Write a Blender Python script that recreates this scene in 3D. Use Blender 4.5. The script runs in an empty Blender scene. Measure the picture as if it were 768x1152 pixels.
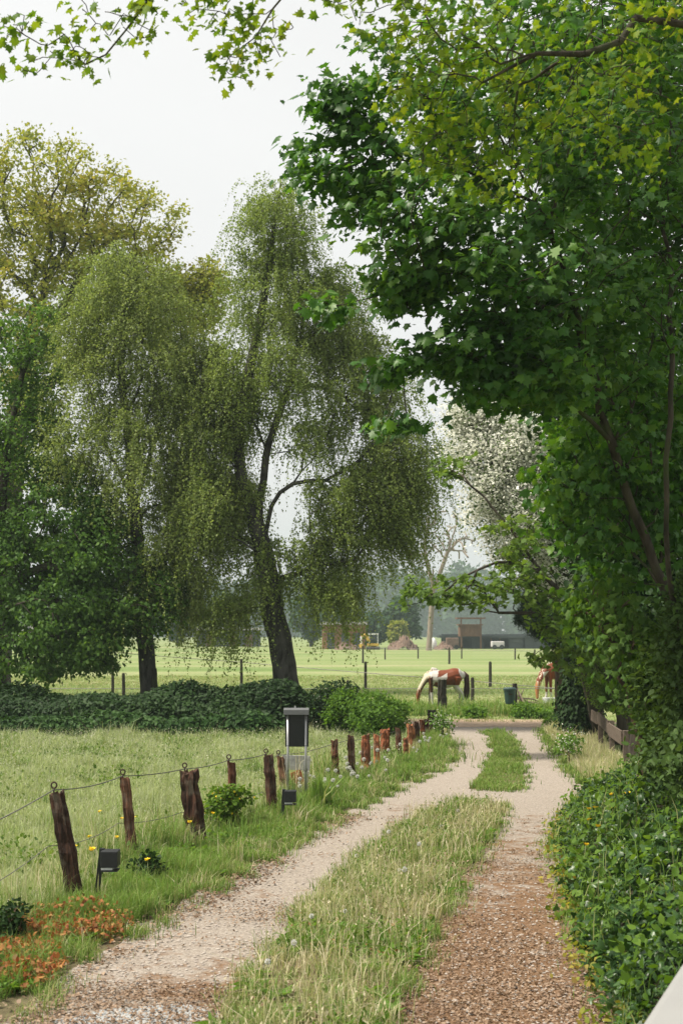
import bpy, bmesh, math, random
import numpy as np
from mathutils import Vector, Matrix, geometry

rng = np.random.default_rng(11)
random.seed(11)
SC = bpy.context.scene
COL = SC.collection
R = math.radians

# ------------------------------------------------------------------ camera geometry
F = 1600.0            # focal length in photograph pixels (768 x 1152)
CX, CY, HOR = 384.0, 576.0, 712.0
CAMH = 2.4
TH = math.atan((HOR - CY) / F)


def ray(px, py):
    x, y = (px - CX) / F, -(py - CY) / F
    return np.array([x, math.cos(TH) - y * math.sin(TH), math.sin(TH) + y * math.cos(TH)])


def at(px, py, Y):
    d = ray(px, py)
    p = d * (Y / d[1])
    return np.array([p[0], p[1], p[2] + CAMH])


def gp(px, py, z=0.0):
    d = ray(px, py)
    t = (z - CAMH) / d[2]
    return np.array([d[0] * t, d[1] * t, z])


def m_px(Y):
    return Y / F       # metres per photograph pixel at distance Y


# ------------------------------------------------------------------ object helpers
def tag(o, label=None, cat=None, group=None, kind=None):
    if label: o['label'] = label
    if cat: o['category'] = cat
    if group: o['group'] = group
    if kind: o['kind'] = kind
    return o


def thing(name, label, cat, loc=(0, 0, 0), group=None, rotz=0.0):
    o = bpy.data.objects.new(name, None)
    COL.objects.link(o)
    o.location = loc
    o.rotation_euler = (0, 0, rotz)
    o.empty_display_size = 0.2
    return tag(o, label, cat, group)


def origin_of(o):
    p = np.zeros(3)
    while o is not None:
        p = p + np.array(o.location)
        o = o.parent
    return p


def mesh_obj(name, V, T, mat, parent=None, origin=None, smooth=False, attrs=None, mats=None, mi=None):
    """V (n,3) world coordinates, T (m,k) faces of equal size; vertices are stored relative to the object's origin."""
    V = np.asarray(V, dtype=np.float32)
    T = np.asarray(T, dtype=np.int32)
    if parent is not None:
        base = origin_of(parent)
    else:
        base = np.zeros(3) if origin is None else np.asarray(origin, float)
    V = V - base.astype(np.float32)
    me = bpy.data.meshes.new(name)
    k = T.shape[1]
    me.vertices.add(len(V)); me.vertices.foreach_set('co', V.ravel())
    me.loops.add(T.size); me.loops.foreach_set('vertex_index', T.ravel())
    me.polygons.add(len(T))
    me.polygons.foreach_set('loop_start', np.arange(0, T.size, k, dtype=np.int32))
    me.polygons.foreach_set('loop_total', np.full(len(T), k, dtype=np.int32))
    if smooth:
        me.polygons.foreach_set('use_smooth', np.ones(len(T), dtype=bool))
    for m in (mats or [mat]):
        me.materials.append(m)
    if mi is not None:
        me.polygons.foreach_set('material_index', np.asarray(mi, dtype=np.int32))
    for an, (typ, arr) in (attrs or {}).items():
        a = me.attributes.new(an, typ, 'POINT')
        if typ == 'FLOAT':
            a.data.foreach_set('value', np.asarray(arr, dtype=np.float32).ravel())
        else:
            a.data.foreach_set('color', np.asarray(arr, dtype=np.float32).ravel())
    me.update(calc_edges=True)
    me.validate()
    o = bpy.data.objects.new(name, me)
    COL.objects.link(o)
    if parent is not None:
        o.parent = parent
    else:
        o.location = base
    return o


class MB:
    """small mesh collector: faces of any size"""
    def __init__(s):
        s.v, s.f = [], []

    def add(s, vs, fs):
        n = len(s.v)
        s.v += [tuple(map(float, p)) for p in vs]
        s.f += [tuple(i + n for i in f) for f in fs]
        return s

    def box(s, c, size, rot=None, taper=1.0):
        c = np.array(c, float); h = np.array(size, float) / 2
        P = []
        for z in (-1, 1):
            k = taper if z > 0 else 1.0
            for x, y in ((-1, -1), (1, -1), (1, 1), (-1, 1)):
                P.append(np.array([x * h[0] * k, y * h[1] * k, z * h[2]]))
        if rot is not None:
            P = [np.array(rot @ Vector(p)) for p in P]
        return s.add([p + c for p in P], [(3, 2, 1, 0), (4, 5, 6, 7), (0, 1, 5, 4), (1, 2, 6, 5), (2, 3, 7, 6), (3, 0, 4, 7)])

    def tube(s, pts, rad, n=8, cap=True, ry=None):
        pts = [np.array(p, float) for p in pts]
        if np.isscalar(rad): rad = [rad] * len(pts)
        rings = frames_rings(pts, rad, n, ry)
        vs = [p for r in rings for p in r]
        fs = []
        for i in range(len(pts) - 1):
            for j in range(n):
                a, b = i * n + j, i * n + (j + 1) % n
                fs.append((a, b, b + n, a + n))
        if cap:
            fs.append(tuple(reversed(range(n))))
            fs.append(tuple(range((len(pts) - 1) * n, len(pts) * n)))
        return s.add(vs, fs)

    def ball(s, c, r, nu=12, nv=8):
        c = np.array(c, float); r = np.array(r if not np.isscalar(r) else (r, r, r), float)
        vs = [c + r * np.array([0, 0, -1])]
        for i in range(1, nv):
            t = math.pi * i / nv - math.pi / 2
            for j in range(nu):
                p = 2 * math.pi * j / nu
                vs.append(c + r * np.array([math.cos(t) * math.cos(p), math.cos(t) * math.sin(p), math.sin(t)]))
        vs.append(c + r * np.array([0, 0, 1]))
        fs = [(0, 1 + (j + 1) % nu, 1 + j) for j in range(nu)]
        for i in range(nv - 2):
            for j in range(nu):
                a, b = 1 + i * nu + j, 1 + i * nu + (j + 1) % nu
                fs.append((a, b, b + nu, a + nu))
        e = len(vs) - 1; q = 1 + (nv - 2) * nu
        fs += [(q + j, q + (j + 1) % nu, e) for j in range(nu)]
        return s.add(vs, fs)

    def torus(s, c, R0, r0, axis=(0, 1, 0), n=14, m=6):
        a = Vector(axis).normalized(); q = a.to_track_quat('Z', 'Y').to_matrix()
        vs, fs = [], []
        for i in range(n):
            t = 2 * math.pi * i / n
            for j in range(m):
                u = 2 * math.pi * j / m
                p = Vector(((R0 + r0 * math.cos(u)) * math.cos(t), (R0 + r0 * math.cos(u)) * math.sin(t), r0 * math.sin(u)))
                vs.append(np.array(q @ p) + np.array(c, float))
        for i in range(n):
            for j in range(m):
                fs.append((i * m + j, i * m + (j + 1) % m, ((i + 1) % n) * m + (j + 1) % m, ((i + 1) % n) * m + j))
        return s.add(vs, fs)

    def build(s, name, mat, parent=None, origin=None, smooth=False, bevel=0.0):
        base = origin_of(parent) if parent is not None else (np.zeros(3) if origin is None else np.array(origin, float))
        me = bpy.data.meshes.new(name)
        me.from_pydata([tuple(np.array(p) - base) for p in s.v], [], s.f)
        me.materials.append(mat)
        if bevel:
            bm = bmesh.new(); bm.from_mesh(me)
            bmesh.ops.recalc_face_normals(bm, faces=bm.faces)
            es = [e for e in bm.edges if len(e.link_faces) == 2 and e.calc_face_angle(0) > 0.5]
            bmesh.ops.bevel(bm, geom=es, offset=bevel, segments=2, affect='EDGES', profile=0.6)
            bm.to_mesh(me); bm.free()
        else:
            bm = bmesh.new(); bm.from_mesh(me)
            bmesh.ops.recalc_face_normals(bm, faces=bm.faces)
            bm.to_mesh(me); bm.free()
        if smooth:
            for p in me.polygons: p.use_smooth = True
        me.update()
        o = bpy.data.objects.new(name, me)
        COL.objects.link(o)
        if parent is not None: o.parent = parent
        else: o.location = base
        return o


def frames_rings(pts, rad, n, ry=None):
    rings = []
    prev = None
    for i, p in enumerate(pts):
        a = pts[max(i - 1, 0)]; b = pts[min(i + 1, len(pts) - 1)]
        t = b - a
        t = t / (np.linalg.norm(t) + 1e-9)
        if prev is None:
            u = np.cross(t, (0, 1, 0) if abs(t[1]) < .9 else (1, 0, 0))
        else:
            u = prev - t * np.dot(prev, t)
        u = u / (np.linalg.norm(u) + 1e-9)
        prev = u
        w = np.cross(t, u)
        r2 = rad[i] if ry is None else ry[i]
        rings.append([p + u * rad[i] * math.cos(2 * math.pi * j / n) + w * r2 * math.sin(2 * math.pi * j / n) for j in range(n)])
    return rings


# ------------------------------------------------------------------ material helpers
def new_mat(name):
    m = bpy.data.materials.new(name)
    m.use_nodes = True
    nt = m.node_tree
    nt.nodes.clear()
    out = nt.nodes.new('ShaderNodeOutputMaterial')
    return m, nt, out


def N(nt, typ, **kw):
    n = nt.nodes.new(typ)
    for k, v in kw.items():
        if k.startswith('i_'):
            n.inputs[k[2:].replace('_', ' ')].default_value = v
        else:
            setattr(n, k, v)
    return n


def L(nt, a, b):
    nt.links.new(a, b)


def ramp(nt, stops, interp='LINEAR'):
    n = nt.nodes.new('ShaderNodeValToRGB')
    cr = n.color_ramp
    cr.interpolation = interp
    while len(cr.elements) > 1: cr.elements.remove(cr.elements[-1])
    cr.elements[0].position = stops[0][0]; cr.elements[0].color = (*stops[0][1], 1)
    for p, c in stops[1:]:
        e = cr.elements.new(p); e.color = (*c, 1)
    return n


def math_n(nt, op, a, b=None, clamp=False):
    n = nt.nodes.new('ShaderNodeMath'); n.operation = op; n.use_clamp = clamp
    for i, v in enumerate((a, b)):
        if v is None: continue
        if isinstance(v, (int, float)): n.inputs[i].default_value = v
        else: nt.links.new(v, n.inputs[i])
    return n.outputs[0]


def mix_c(nt, f, a, b, blend='MIX'):
    n = nt.nodes.new('ShaderNodeMixRGB'); n.blend_type = blend
    for i, v in enumerate((f, a, b)):
        if isinstance(v, (int, float)): n.inputs[i].default_value = v
        elif isinstance(v, tuple): n.inputs[i].default_value = (*v, 1)
        else: nt.links.new(v, n.inputs[i])
    return n.outputs[0]


def noise(nt, vec, scale, detail=4.0, rough=0.55, dist=0.0):
    n = nt.nodes.new('ShaderNodeTexNoise')
    n.inputs['Scale'].default_value = scale; n.inputs['Detail'].default_value = detail
    n.inputs['Roughness'].default_value = rough; n.inputs['Distortion'].default_value = dist
    if vec is not None: nt.links.new(vec, n.inputs['Vector'])
    return n.outputs['Fac']


def bsdf(nt, out, col=None, rough=0.7, spec=0.3, metal=0.0, bump=None, bump_s=0.3, bump_d=0.02):
    b = nt.nodes.new('ShaderNodeBsdfPrincipled')
    if isinstance(col, tuple): b.inputs['Base Color'].default_value = (*col, 1)
    elif col is not None: nt.links.new(col, b.inputs['Base Color'])
    if isinstance(rough, (int, float)): b.inputs['Roughness'].default_value = rough
    else: nt.links.new(rough, b.inputs['Roughness'])
    b.inputs['Specular IOR Level'].default_value = spec
    b.inputs['Metallic'].default_value = metal
    if bump is not None:
        bn = nt.nodes.new('ShaderNodeBump')
        bn.inputs['Strength'].default_value = bump_s; bn.inputs['Distance'].default_value = bump_d
        nt.links.new(bump, bn.inputs['Height']); nt.links.new(bn.outputs[0], b.inputs['Normal'])
    if out is not None: nt.links.new(b.outputs[0], out.inputs['Surface'])
    return b


def leaf_mat(name, cols, trans=0.35, tcol=None, rough=0.6, spec=0.16, scale=0.6, nmix=0.45):
    """cols: list of base colours picked per leaf, drifting over the crown; trans: share of light let through"""
    m, nt, out = new_mat(name)
    geo = N(nt, 'ShaderNodeNewGeometry')
    tc = N(nt, 'ShaderNodeTexCoord')
    nz = noise(nt, tc.outputs['Object'], scale, 2.0)
    nz = math_n(nt, 'MULTIPLY_ADD', nz, 2.2); nt.nodes[-1].inputs[2].default_value = -0.6
    f = math_n(nt, 'ADD', math_n(nt, 'MULTIPLY', geo.outputs['Random Per Island'], 1 - nmix), math_n(nt, 'MULTIPLY', nz, nmix), True)
    k = len(cols)
    rp = ramp(nt, [(i / (k - 1) if k > 1 else 0, c) for i, c in enumerate(cols)])
    L(nt, f, rp.inputs[0])
    b = bsdf(nt, None, rp.outputs[0], rough, spec)
    tr = N(nt, 'ShaderNodeBsdfTranslucent')
    tcl = mix_c(nt, 1.0, rp.outputs[0], tcol or (1.6, 1.5, 0.7), 'MULTIPLY')
    L(nt, tcl, tr.inputs['Color'])
    mx = N(nt, 'ShaderNodeMixShader'); mx.inputs[0].default_value = trans
    L(nt, b.outputs[0], mx.inputs[1]); L(nt, tr.outputs[0], mx.inputs[2])
    L(nt, mx.outputs[0], out.inputs['Surface'])
    return m


def grass_mat(name, base, tip, trans=0.3, alt=None, altf=0.3):
    """blade colour from root (tt=0) to tip (tt=1); a share of the blades takes the alternative dry colour"""
    m, nt, out = new_mat(name)
    at_ = N(nt, 'ShaderNodeAttribute', attribute_name='tt')
    geo = N(nt, 'ShaderNodeNewGeometry')
    tc = N(nt, 'ShaderNodeTexCoord')
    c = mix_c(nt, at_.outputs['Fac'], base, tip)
    if alt is not None:
        nz = noise(nt, tc.outputs['Object'], 0.8, 3.0)
        s = math_n(nt, 'ADD', geo.outputs['Random Per Island'], math_n(nt, 'MULTIPLY', nz, 0.8))
        s = math_n(nt, 'LESS_THAN', s, altf + 0.4)
        c = mix_c(nt, s, c, alt)
    hs = N(nt, 'ShaderNodeHueSaturation')
    L(nt, c, hs.inputs['Color'])
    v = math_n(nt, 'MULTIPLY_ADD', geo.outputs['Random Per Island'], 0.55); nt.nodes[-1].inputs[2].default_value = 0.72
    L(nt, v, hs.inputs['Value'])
    b = bsdf(nt, None, hs.outputs[0], 0.55, 0.25)
    tr = N(nt, 'ShaderNodeBsdfTranslucent')
    L(nt, mix_c(nt, 1.0, hs.outputs[0], (1.3, 1.3, 0.8), 'MULTIPLY'), tr.inputs['Color'])
    mx = N(nt, 'ShaderNodeMixShader'); mx.inputs[0].default_value = trans
    L(nt, b.outputs[0], mx.inputs[1]); L(nt, tr.outputs[0], mx.inputs[2])
    L(nt, mx.outputs[0], out.inputs['Surface'])
    return m


def bark_mat(name, c1, c2, vs=6.0, stretch=0.25, moss=None):
    m, nt, out = new_mat(name)
    tc = N(nt, 'ShaderNodeTexCoord')
    mp = N(nt, 'ShaderNodeMapping'); mp.inputs['Scale'].default_value = (1, 1, stretch)
    L(nt, tc.outputs['Object'], mp.inputs['Vector'])
    n1 = noise(nt, mp.outputs[0], vs, 6.0, 0.65, 0.3)
    rp = ramp(nt, [(0.3, c1), (0.7, c2)]); L(nt, n1, rp.inputs[0])
    c = rp.outputs[0]
    if moss:
        n2 = noise(nt, tc.outputs['Object'], 2.0, 4.0)
        r2 = ramp(nt, [(0.5, (0, 0, 0)), (0.65, (1, 1, 1))]); L(nt, n2, r2.inputs[0])
        c = mix_c(nt, r2.outputs[0], c, moss)
    bsdf(nt, out, c, 0.9, 0.15, bump=n1, bump_s=0.7, bump_d=0.03)
    return m


def flat_mat(name, col, rough=0.6, spec=0.3, metal=0.0, var=0.15, scale=8.0, bump=0.0):
    m, nt, out = new_mat(name)
    tc = N(nt, 'ShaderNodeTexCoord')
    n1 = noise(nt, tc.outputs['Object'], scale, 5.0, 0.6)
    lo = tuple(c * (1 - var) for c in col); hi = tuple(c * (1 + var) for c in col)
    rp = ramp(nt, [(0.3, lo), (0.7, hi)]); L(nt, n1, rp.inputs[0])
    bsdf(nt, out, rp.outputs[0], rough, spec, metal, bump=n1 if bump else None, bump_s=bump, bump_d=0.01)
    return m


# ------------------------------------------------------------------ leaf and blade scatter
def unit(a):
    return a / (np.linalg.norm(a, axis=-1, keepdims=True) + 1e-9)


def tmpl(kind):
    """leaf templates: x across, y along the leaf, z its normal; verts and triangles"""
    if kind == 'rhomb':
        v = [(0, 0, 0), (-.42, .45, .06), (0, 1, -.05), (.42, .45, .06)]
        t = [(0, 2, 1), (0, 3, 2)]
    elif kind == 'ovate':
        v = [(0, 0, 0), (-.3, .22, .04), (-.33, .55, .05), (0, 1, -.12), (.33, .55, .05), (.3, .22, .04), (0, .5, -.02)]
        t = [(6, 0, 5), (6, 5, 4), (6, 4, 3), (6, 3, 2), (6, 2, 1), (6, 1, 0)]
    elif kind == 'maple':
        o = [(0, .0), (-.22, .02), (-.42, -.05), (-.36, .2), (-.62, .42), (-.3, .5), (-.3, .72), (-.12, .7), (0, 1.05),
             (.12, .7), (.3, .72), (.3, .5), (.62, .42), (.36, .2), (.42, -.05), (.22, .02)]
        v = [(x, y, -.22 * (abs(x) ** 1.5) - .12 * max(0, y - .3) ** 2 + .03 * math.sin(9 * x)) for x, y in o] + [(0, .33, .05)]
        n = len(o)
        t = [(n, (i + 1) % n, i) for i in range(n)]
    elif kind == 'oak':
        o = [(0, 0), (-.13, .15), (-.1, .25), (-.26, .38), (-.17, .5), (-.32, .66), (-.18, .76), (-.2, .9), (0, 1.0),
             (.2, .9), (.18, .76), (.32, .66), (.17, .5), (.26, .38), (.1, .25), (.13, .15)]
        v = [(x, y, .1 * abs(x) - .15 * y * y) for x, y in o] + [(0, .5, -.06)]
        n = len(o)
        t = [(n, (i + 1) % n, i) for i in range(n)]
    elif kind == 'ivy':
        o = [(0, .05), (-.28, -.05), (-.5, .22), (-.28, .42), (-.2, .75), (0, 1.0), (.2, .75), (.28, .42), (.5, .22), (.28, -.05)]
        v = [(x, y, -.2 * abs(x) ** 1.5 - .1 * y * y) for x, y in o] + [(0, .35, .04)]
        n = len(o)
        t = [(n, (i + 1) % n, i) for i in range(n)]
    elif kind == 'needle':
        v = [(-.03, 0, 0), (.03, 0, 0), (0, 1, 0)]
        t = [(0, 1, 2)]
    elif kind == 'flower':
        o = [(math.cos(a) * (.5 if i % 2 == 0 else .36), math.sin(a) * (.5 if i % 2 == 0 else .36)) for i, a in enumerate(np.linspace(0, 2 * math.pi, 10, endpoint=False))]
        v = [(x, y + .5, .12 * math.hypot(x, y)) for x, y in o] + [(0, .5, 0)]
        n = len(o)
        t = [(n, i, (i + 1) % n) for i in range(n)]
    return np.array(v, float), np.array(t, int)


def scatter(name, kind, P, axis, normal, size, mat, parent=None, origin=None, aspect=1.0):
    P = np.asarray(P, float); n = len(P)
    a = unit(np.asarray(axis, float)); nn = np.asarray(normal, float)
    nn = unit(nn - a * np.sum(a * nn, axis=1, keepdims=True))
    b = np.cross(a, nn)
    tv, tt = tmpl(kind)
    size = np.broadcast_to(np.asarray(size, float), (n,))
    S = size[:, None, None]
    curl = rng.uniform(-.4, 2.6, (n, 1, 1)); wide = rng.uniform(.78, 1.15, (n, 1, 1)) * aspect
    V = P[:, None, :] + S * (tv[None, :, 0, None] * wide * b[:, None, :] + tv[None, :, 1, None] * a[:, None, :] + tv[None, :, 2, None] * curl * nn[:, None, :])
    T = tt[None] + (np.arange(n) * len(tv))[:, None, None]
    return mesh_obj(name, V.reshape(-1, 3), T.reshape(-1, 3), mat, parent, origin)


def blade_arrays(P, h, w, lean=0.35, head=None):
    """grass blades: 5 vertices and 3 triangles each; h, w arrays"""
    n = len(P)
    P = np.asarray(P, float)
    h = np.broadcast_to(h, (n,)); w = np.broadcast_to(w, (n,))
    az = rng.uniform(0, 2 * np.pi, n)
    side = np.stack([np.cos(az), np.sin(az), np.zeros(n)], 1)
    fa = rng.uniform(0, 2 * np.pi, n)
    fwd = np.stack([np.cos(fa), np.sin(fa), np.zeros(n)], 1)
    ln = np.abs(rng.normal(0, lean, n))
    up = np.array([0, 0, 1.0])
    mid = P + h[:, None] * .55 * (up + fwd * ln[:, None] * .5)
    tip = P + h[:, None] * (up * (1 - .25 * np.minimum(ln, 1.5)[:, None]) + fwd * ln[:, None] * 1.1)
    hw = (w / 2)[:, None] * side
    V = np.stack([P - hw, P + hw, mid - hw * .8, mid + hw * .8, tip], 1)
    T = np.array([(0, 1, 3), (0, 3, 2), (2, 3, 4)])[None] + (np.arange(n) * 5)[:, None, None]
    tt = np.tile(np.array([0, 0, .55, .55, 1.0]), n)
    return V.reshape(-1, 3), T.reshape(-1, 3), tt


def blades(name, P, h, w, mat, lean=0.35, parent=None, origin=None):
    V, T, tt = blade_arrays(P, h, w, lean)
    return mesh_obj(name, V, T, mat, parent, origin, attrs={'tt': ('FLOAT', tt)})


def inside(poly, P):
    poly = np.asarray(poly)[:, :2]; x, y = P[:, 0], P[:, 1]
    c = np.zeros(len(P), bool)
    j = len(poly) - 1
    for i in range(len(poly)):
        xi, yi = poly[i]; xj, yj = poly[j]
        hit = ((yi > y) != (yj > y)) & (x < (xj - xi) * (y - yi) / (yj - yi + 1e-12) + xi)
        c ^= hit
        j = i
    return c


def sample_poly(poly, n, power=0.0):
    """n points in a ground polygon; power > 0 packs more of them near the camera (density ~ y^-power)"""
    poly = np.asarray(poly)[:, :2]
    lo, hi = poly.min(0), poly.max(0)
    out = []; got = 0
    while got < n:
        k = n * 3
        P = np.stack([rng.uniform(lo[0], hi[0], k), rng.uniform(lo[1], hi[1], k)], 1)
        if power:
            P = P[rng.uniform(0, 1, k) < (max(lo[1], 4.0) / np.maximum(P[:, 1], 4.0)) ** power]
        P = P[inside(poly, P)]
        out.append(P); got += len(P)
    P = np.concatenate(out)[:n]
    return np.concatenate([P, np.zeros((n, 1))], 1)


def vnoise(P, s, seed=0):
    """cheap smooth noise in [-1, 1] from a few sines"""
    r = np.random.default_rng(seed)
    f = np.zeros(len(P))
    for i in range(6):
        k = r.normal(0, 1, 2); k = k / np.linalg.norm(k) * s * r.uniform(.6, 1.9)
        f += np.sin(P[:, 0] * k[0] + P[:, 1] * k[1] + r.uniform(0, 6.28))
    return f / 3.2


# ------------------------------------------------------------------ trees
def resample(pts, step):
    pts = [np.array(p, float) for p in pts]
    # Catmull-Rom through the control points
    out = []
    P = [2 * pts[0] - pts[1]] + pts + [2 * pts[-1] - pts[-2]]
    for i in range(1, len(P) - 2):
        d = np.linalg.norm(P[i + 1] - P[i]); k = max(1, int(d / step))
        for j in range(k):
            t = j / k
            a, b, c, e = P[i - 1], P[i], P[i + 1], P[i + 2]
            out.append(.5 * ((2 * b) + (-a + c) * t + (2 * a - 5 * b + 4 * c - e) * t * t + (-a + 3 * b - 3 * c + e) * t ** 3))
    out.append(pts[-1])
    return out


class Skeleton:
    def __init__(s, trunks, step=0.35, wob=0.02):
        s.p, s.par, s.d, s.pl, s.main = [], [], [], [], []
        for ti, tr in enumerate(trunks):
            pts = resample(tr, step)
            if ti == 0: parent = -1
            else:
                A = np.array(s.p); parent = int(np.argmin(np.linalg.norm(A - pts[0], axis=1)))
            for i, q in enumerate(pts):
                if ti > 0 and i == 0: continue
                q = q + rng.normal(0, wob, 3) * (i > 0)
                prev = s.p[parent] if parent >= 0 else q - np.array([0, 0, 1.0])
                dv = q - prev; ln = np.linalg.norm(dv)
                s.p.append(q); s.par.append(parent); s.d.append(dv / (ln + 1e-9))
                s.pl.append((s.pl[parent] + ln) if parent >= 0 else 0.0); s.main.append(True)
                parent = len(s.p) - 1
        s.tips = []
        s.ntr = len(s.p)

    def grow(s, targets, seg=0.4, bend=0.35, pen=0.3, lo_free=0.12, jit=0.05, droop=0.0):
        A0 = np.array(s.p)
        z0 = A0[0, 2]; zt = A0[:, 2].max()
        d0 = np.array([np.min(np.linalg.norm(A0 - t, axis=1)) for t in targets])
        for k in np.argsort(d0):
            t = targets[k]
            A = np.array(s.p); D = np.array(s.d); PL = np.array(s.pl); M = np.array(s.main)
            v = t - A; ln = np.linalg.norm(v, axis=1) + 1e-9
            cosn = np.sum(v * D, axis=1) / ln
            cost = ln * (1 + .45 * (1 - cosn)) + pen * PL
            cost = cost + np.where(M & (A[:, 2] < z0 + lo_free * (zt - z0)), 50, 0)
            i = int(np.argmin(cost))
            p0 = A[i]; dist = ln[i]
            nseg = max(2, int(dist / seg))
            c = p0 + D[i] * dist * bend + np.array([0, 0, dist * .08])
            parent = i
            for j in range(1, nseg + 1):
                u = j / nseg
                q = (1 - u) ** 2 * p0 + 2 * u * (1 - u) * c + u * u * t
                q = q + rng.normal(0, jit * dist / nseg, 3) * (j < nseg) * 2 - np.array([0, 0, droop * dist * u * u])
                dv = q - s.p[parent]; l2 = np.linalg.norm(dv)
                s.p.append(q); s.par.append(parent); s.d.append(dv / (l2 + 1e-9)); s.pl.append(s.pl[parent] + l2); s.main.append(False)
                parent = len(s.p) - 1
            s.tips.append(parent)

    def radii(s, rbase, rmin=0.006, power=0.5):
        n = len(s.p); cnt = np.zeros(n); ch = np.zeros(n, int)
        for i in range(n):
            if s.par[i] >= 0: ch[s.par[i]] += 1
        cnt[ch == 0] = 1
        for i in range(n - 1, 0, -1):
            if s.par[i] >= 0: cnt[s.par[i]] += cnt[i]
        s.cnt = cnt
        s.r = np.maximum(rmin, rbase * (cnt / cnt[0]) ** power)
        return s

    def meshes(s, tree, mat, n_main=10, n_thin=5, flare=1.5, names=('trunk', 'branches')):
        n = len(s.p)
        kids = [[] for _ in range(n)]
        for i in range(n):
            if s.par[i] >= 0: kids[s.par[i]].append(i)
        acc = {0: ([], [], [0]), 1: ([], [], [0])}
        stack = [(0, -1)]
        while stack:
            st, pa = stack.pop()
            chain = [st]; cur = st
            while kids[cur]:
                ks = kids[cur]
                mk = [k for k in ks if s.main[k]] if s.main[cur] else []
                nx = max(mk or ks, key=lambda k: s.cnt[k])
                for k in ks:
                    if k != nx: stack.append((k, cur))
                chain.append(nx); cur = nx
            pts = [s.p[i] for i in chain]; rad = [s.r[i] for i in chain]
            if pa >= 0:
                pts = [s.p[pa]] + pts; rad = [min(rad[0] * 1.15, s.r[pa])] + rad
            if pa < 0:
                h = s.p[0][2]
                rad = [r * (1 + (flare - 1) * math.exp(-(p[2] - h) / (3.0 * s.r[0]))) for p, r in zip(pts, rad)]
            if len(pts) < 2: continue
            which = 0 if s.main[chain[0]] else 1
            k = n_main if which == 0 else (7 if rad[0] > .03 else n_thin)
            rings = frames_rings(pts, rad, k)
            Vs, Fs, off = acc[which]
            o = off[0]
            for r in rings: Vs.extend(r)
            m = len(pts)
            for i in range(m - 1):
                for j in range(k):
                    a, b = o + i * k + j, o + i * k + (j + 1) % k
                    Fs.append((a, b, b + k, a + k))
            off[0] += m * k
        obs = []
        for w in (0, 1):
            Vs, Fs, _ = acc[w]
            if Fs: obs.append(mesh_obj(names[w], np.array(Vs), np.array(Fs), mat, tree, smooth=True))
        return obs


def env_points(env):
    """env: list of (px, py, rx, ry, Y, depth radius, count): points spread through ellipsoids, denser outwards"""
    out = []
    for (px, py, rx, ry, Y, rY, n) in env:
        c = at(px, py, Y); k = m_px(Y)
        q = unit(rng.normal(0, 1, (n, 3))) * (rng.uniform(0, 1, (n, 1)) ** (1 / 2.4))
        out.append(c + q * np.array([rx * k, rY, ry * k]))
    return np.concatenate(out)


def leaf_cloud(tips, n_per, rad, centre, down=0.3, outw=0.6, flat=0.6, lift=0.8):
    """leaf positions, axes and normals round the tip points"""
    tips = np.repeat(np.asarray(tips, float), n_per, axis=0)
    n = len(tips)
    q = rng.normal(0, 1, (n, 3)) * np.array([1, 1, flat]) * rad * .6
    P = tips + q
    ow = unit((P - centre) * np.array([1, 1, .4]))
    ax = ow * outw + rng.normal(0, .6, (n, 3)) + np.array([0, 0, -down])
    no = rng.normal(0, .45, (n, 3)) + np.array([0, 0, lift]) + ow * .35
    return P, ax, no


def pick(a, n):
    return a[rng.choice(len(a), min(n, len(a)), replace=False)]
# ------------------------------------------------------------------ camera, sky, light, air
cam = bpy.data.cameras.new('camera')
camo = bpy.data.objects.new('camera', cam)
COL.objects.link(camo)
camo.location = (0, 0, CAMH)
camo.rotation_euler = (math.pi / 2 + TH, 0, 0)
cam.sensor_fit = 'VERTICAL'; cam.sensor_height = 36.0
cam.lens = 36.0 * F / 1152.0
cam.clip_start = 0.05; cam.clip_end = 3000
cam.dof.use_dof = True; cam.dof.focus_distance = 17.0; cam.dof.aperture_fstop = 4.5
SC.camera = camo

SUN_EL, SUN_AZ = R(56), R(-98)         # azimuth measured from +Y towards +X: high on the left
w = bpy.data.worlds.new('World'); SC.world = w; w.use_nodes = True
nt = w.node_tree; nt.nodes.clear()
sky = N(nt, 'ShaderNodeTexSky', sky_type='NISHITA')
sky.sun_disc = False; sky.sun_elevation = SUN_EL; sky.sun_rotation = SUN_AZ
sky.dust_density = 4.0; sky.air_density = 1.0
bw = N(nt, 'ShaderNodeHueSaturation'); bw.inputs['Saturation'].default_value = 0.12
L(nt, sky.outputs[0], bw.inputs['Color'])
cl = N(nt, 'ShaderNodeTexCoord')
ovc = mix_c(nt, 0.8, bw.outputs[0], (9.75, 9.75, 9.7))   # the even cloud deck of an overcast day
cn = noise(nt, cl.outputs['Generated'], 2.2, 5.0, .55, .4)
ov2 = math_n(nt, 'MULTIPLY_ADD', cn, .22); nt.nodes[-1].inputs[2].default_value = .89
ovc = mix_c(nt, 1.0, ovc, ov2, 'MULTIPLY')
bg = N(nt, 'ShaderNodeBackground'); bg.inputs['Strength'].default_value = 0.068
L(nt, ovc, bg.inputs['Color'])
wo = N(nt, 'ShaderNodeOutputWorld'); L(nt, bg.outputs[0], wo.inputs['Surface'])

sl = bpy.data.lights.new('sun', 'SUN'); sl.energy = 4.7; sl.angle = R(10); sl.color = (1.0, .92, .79)
so = bpy.data.objects.new('sun', sl); COL.objects.link(so)
sd = Vector((math.sin(SUN_AZ) * math.cos(SUN_EL), math.cos(SUN_AZ) * math.cos(SUN_EL), math.sin(SUN_EL)))
so.rotation_euler = sd.to_track_quat('Z', 'Y').to_euler()
so.location = (-20, -20, 40)

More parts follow.
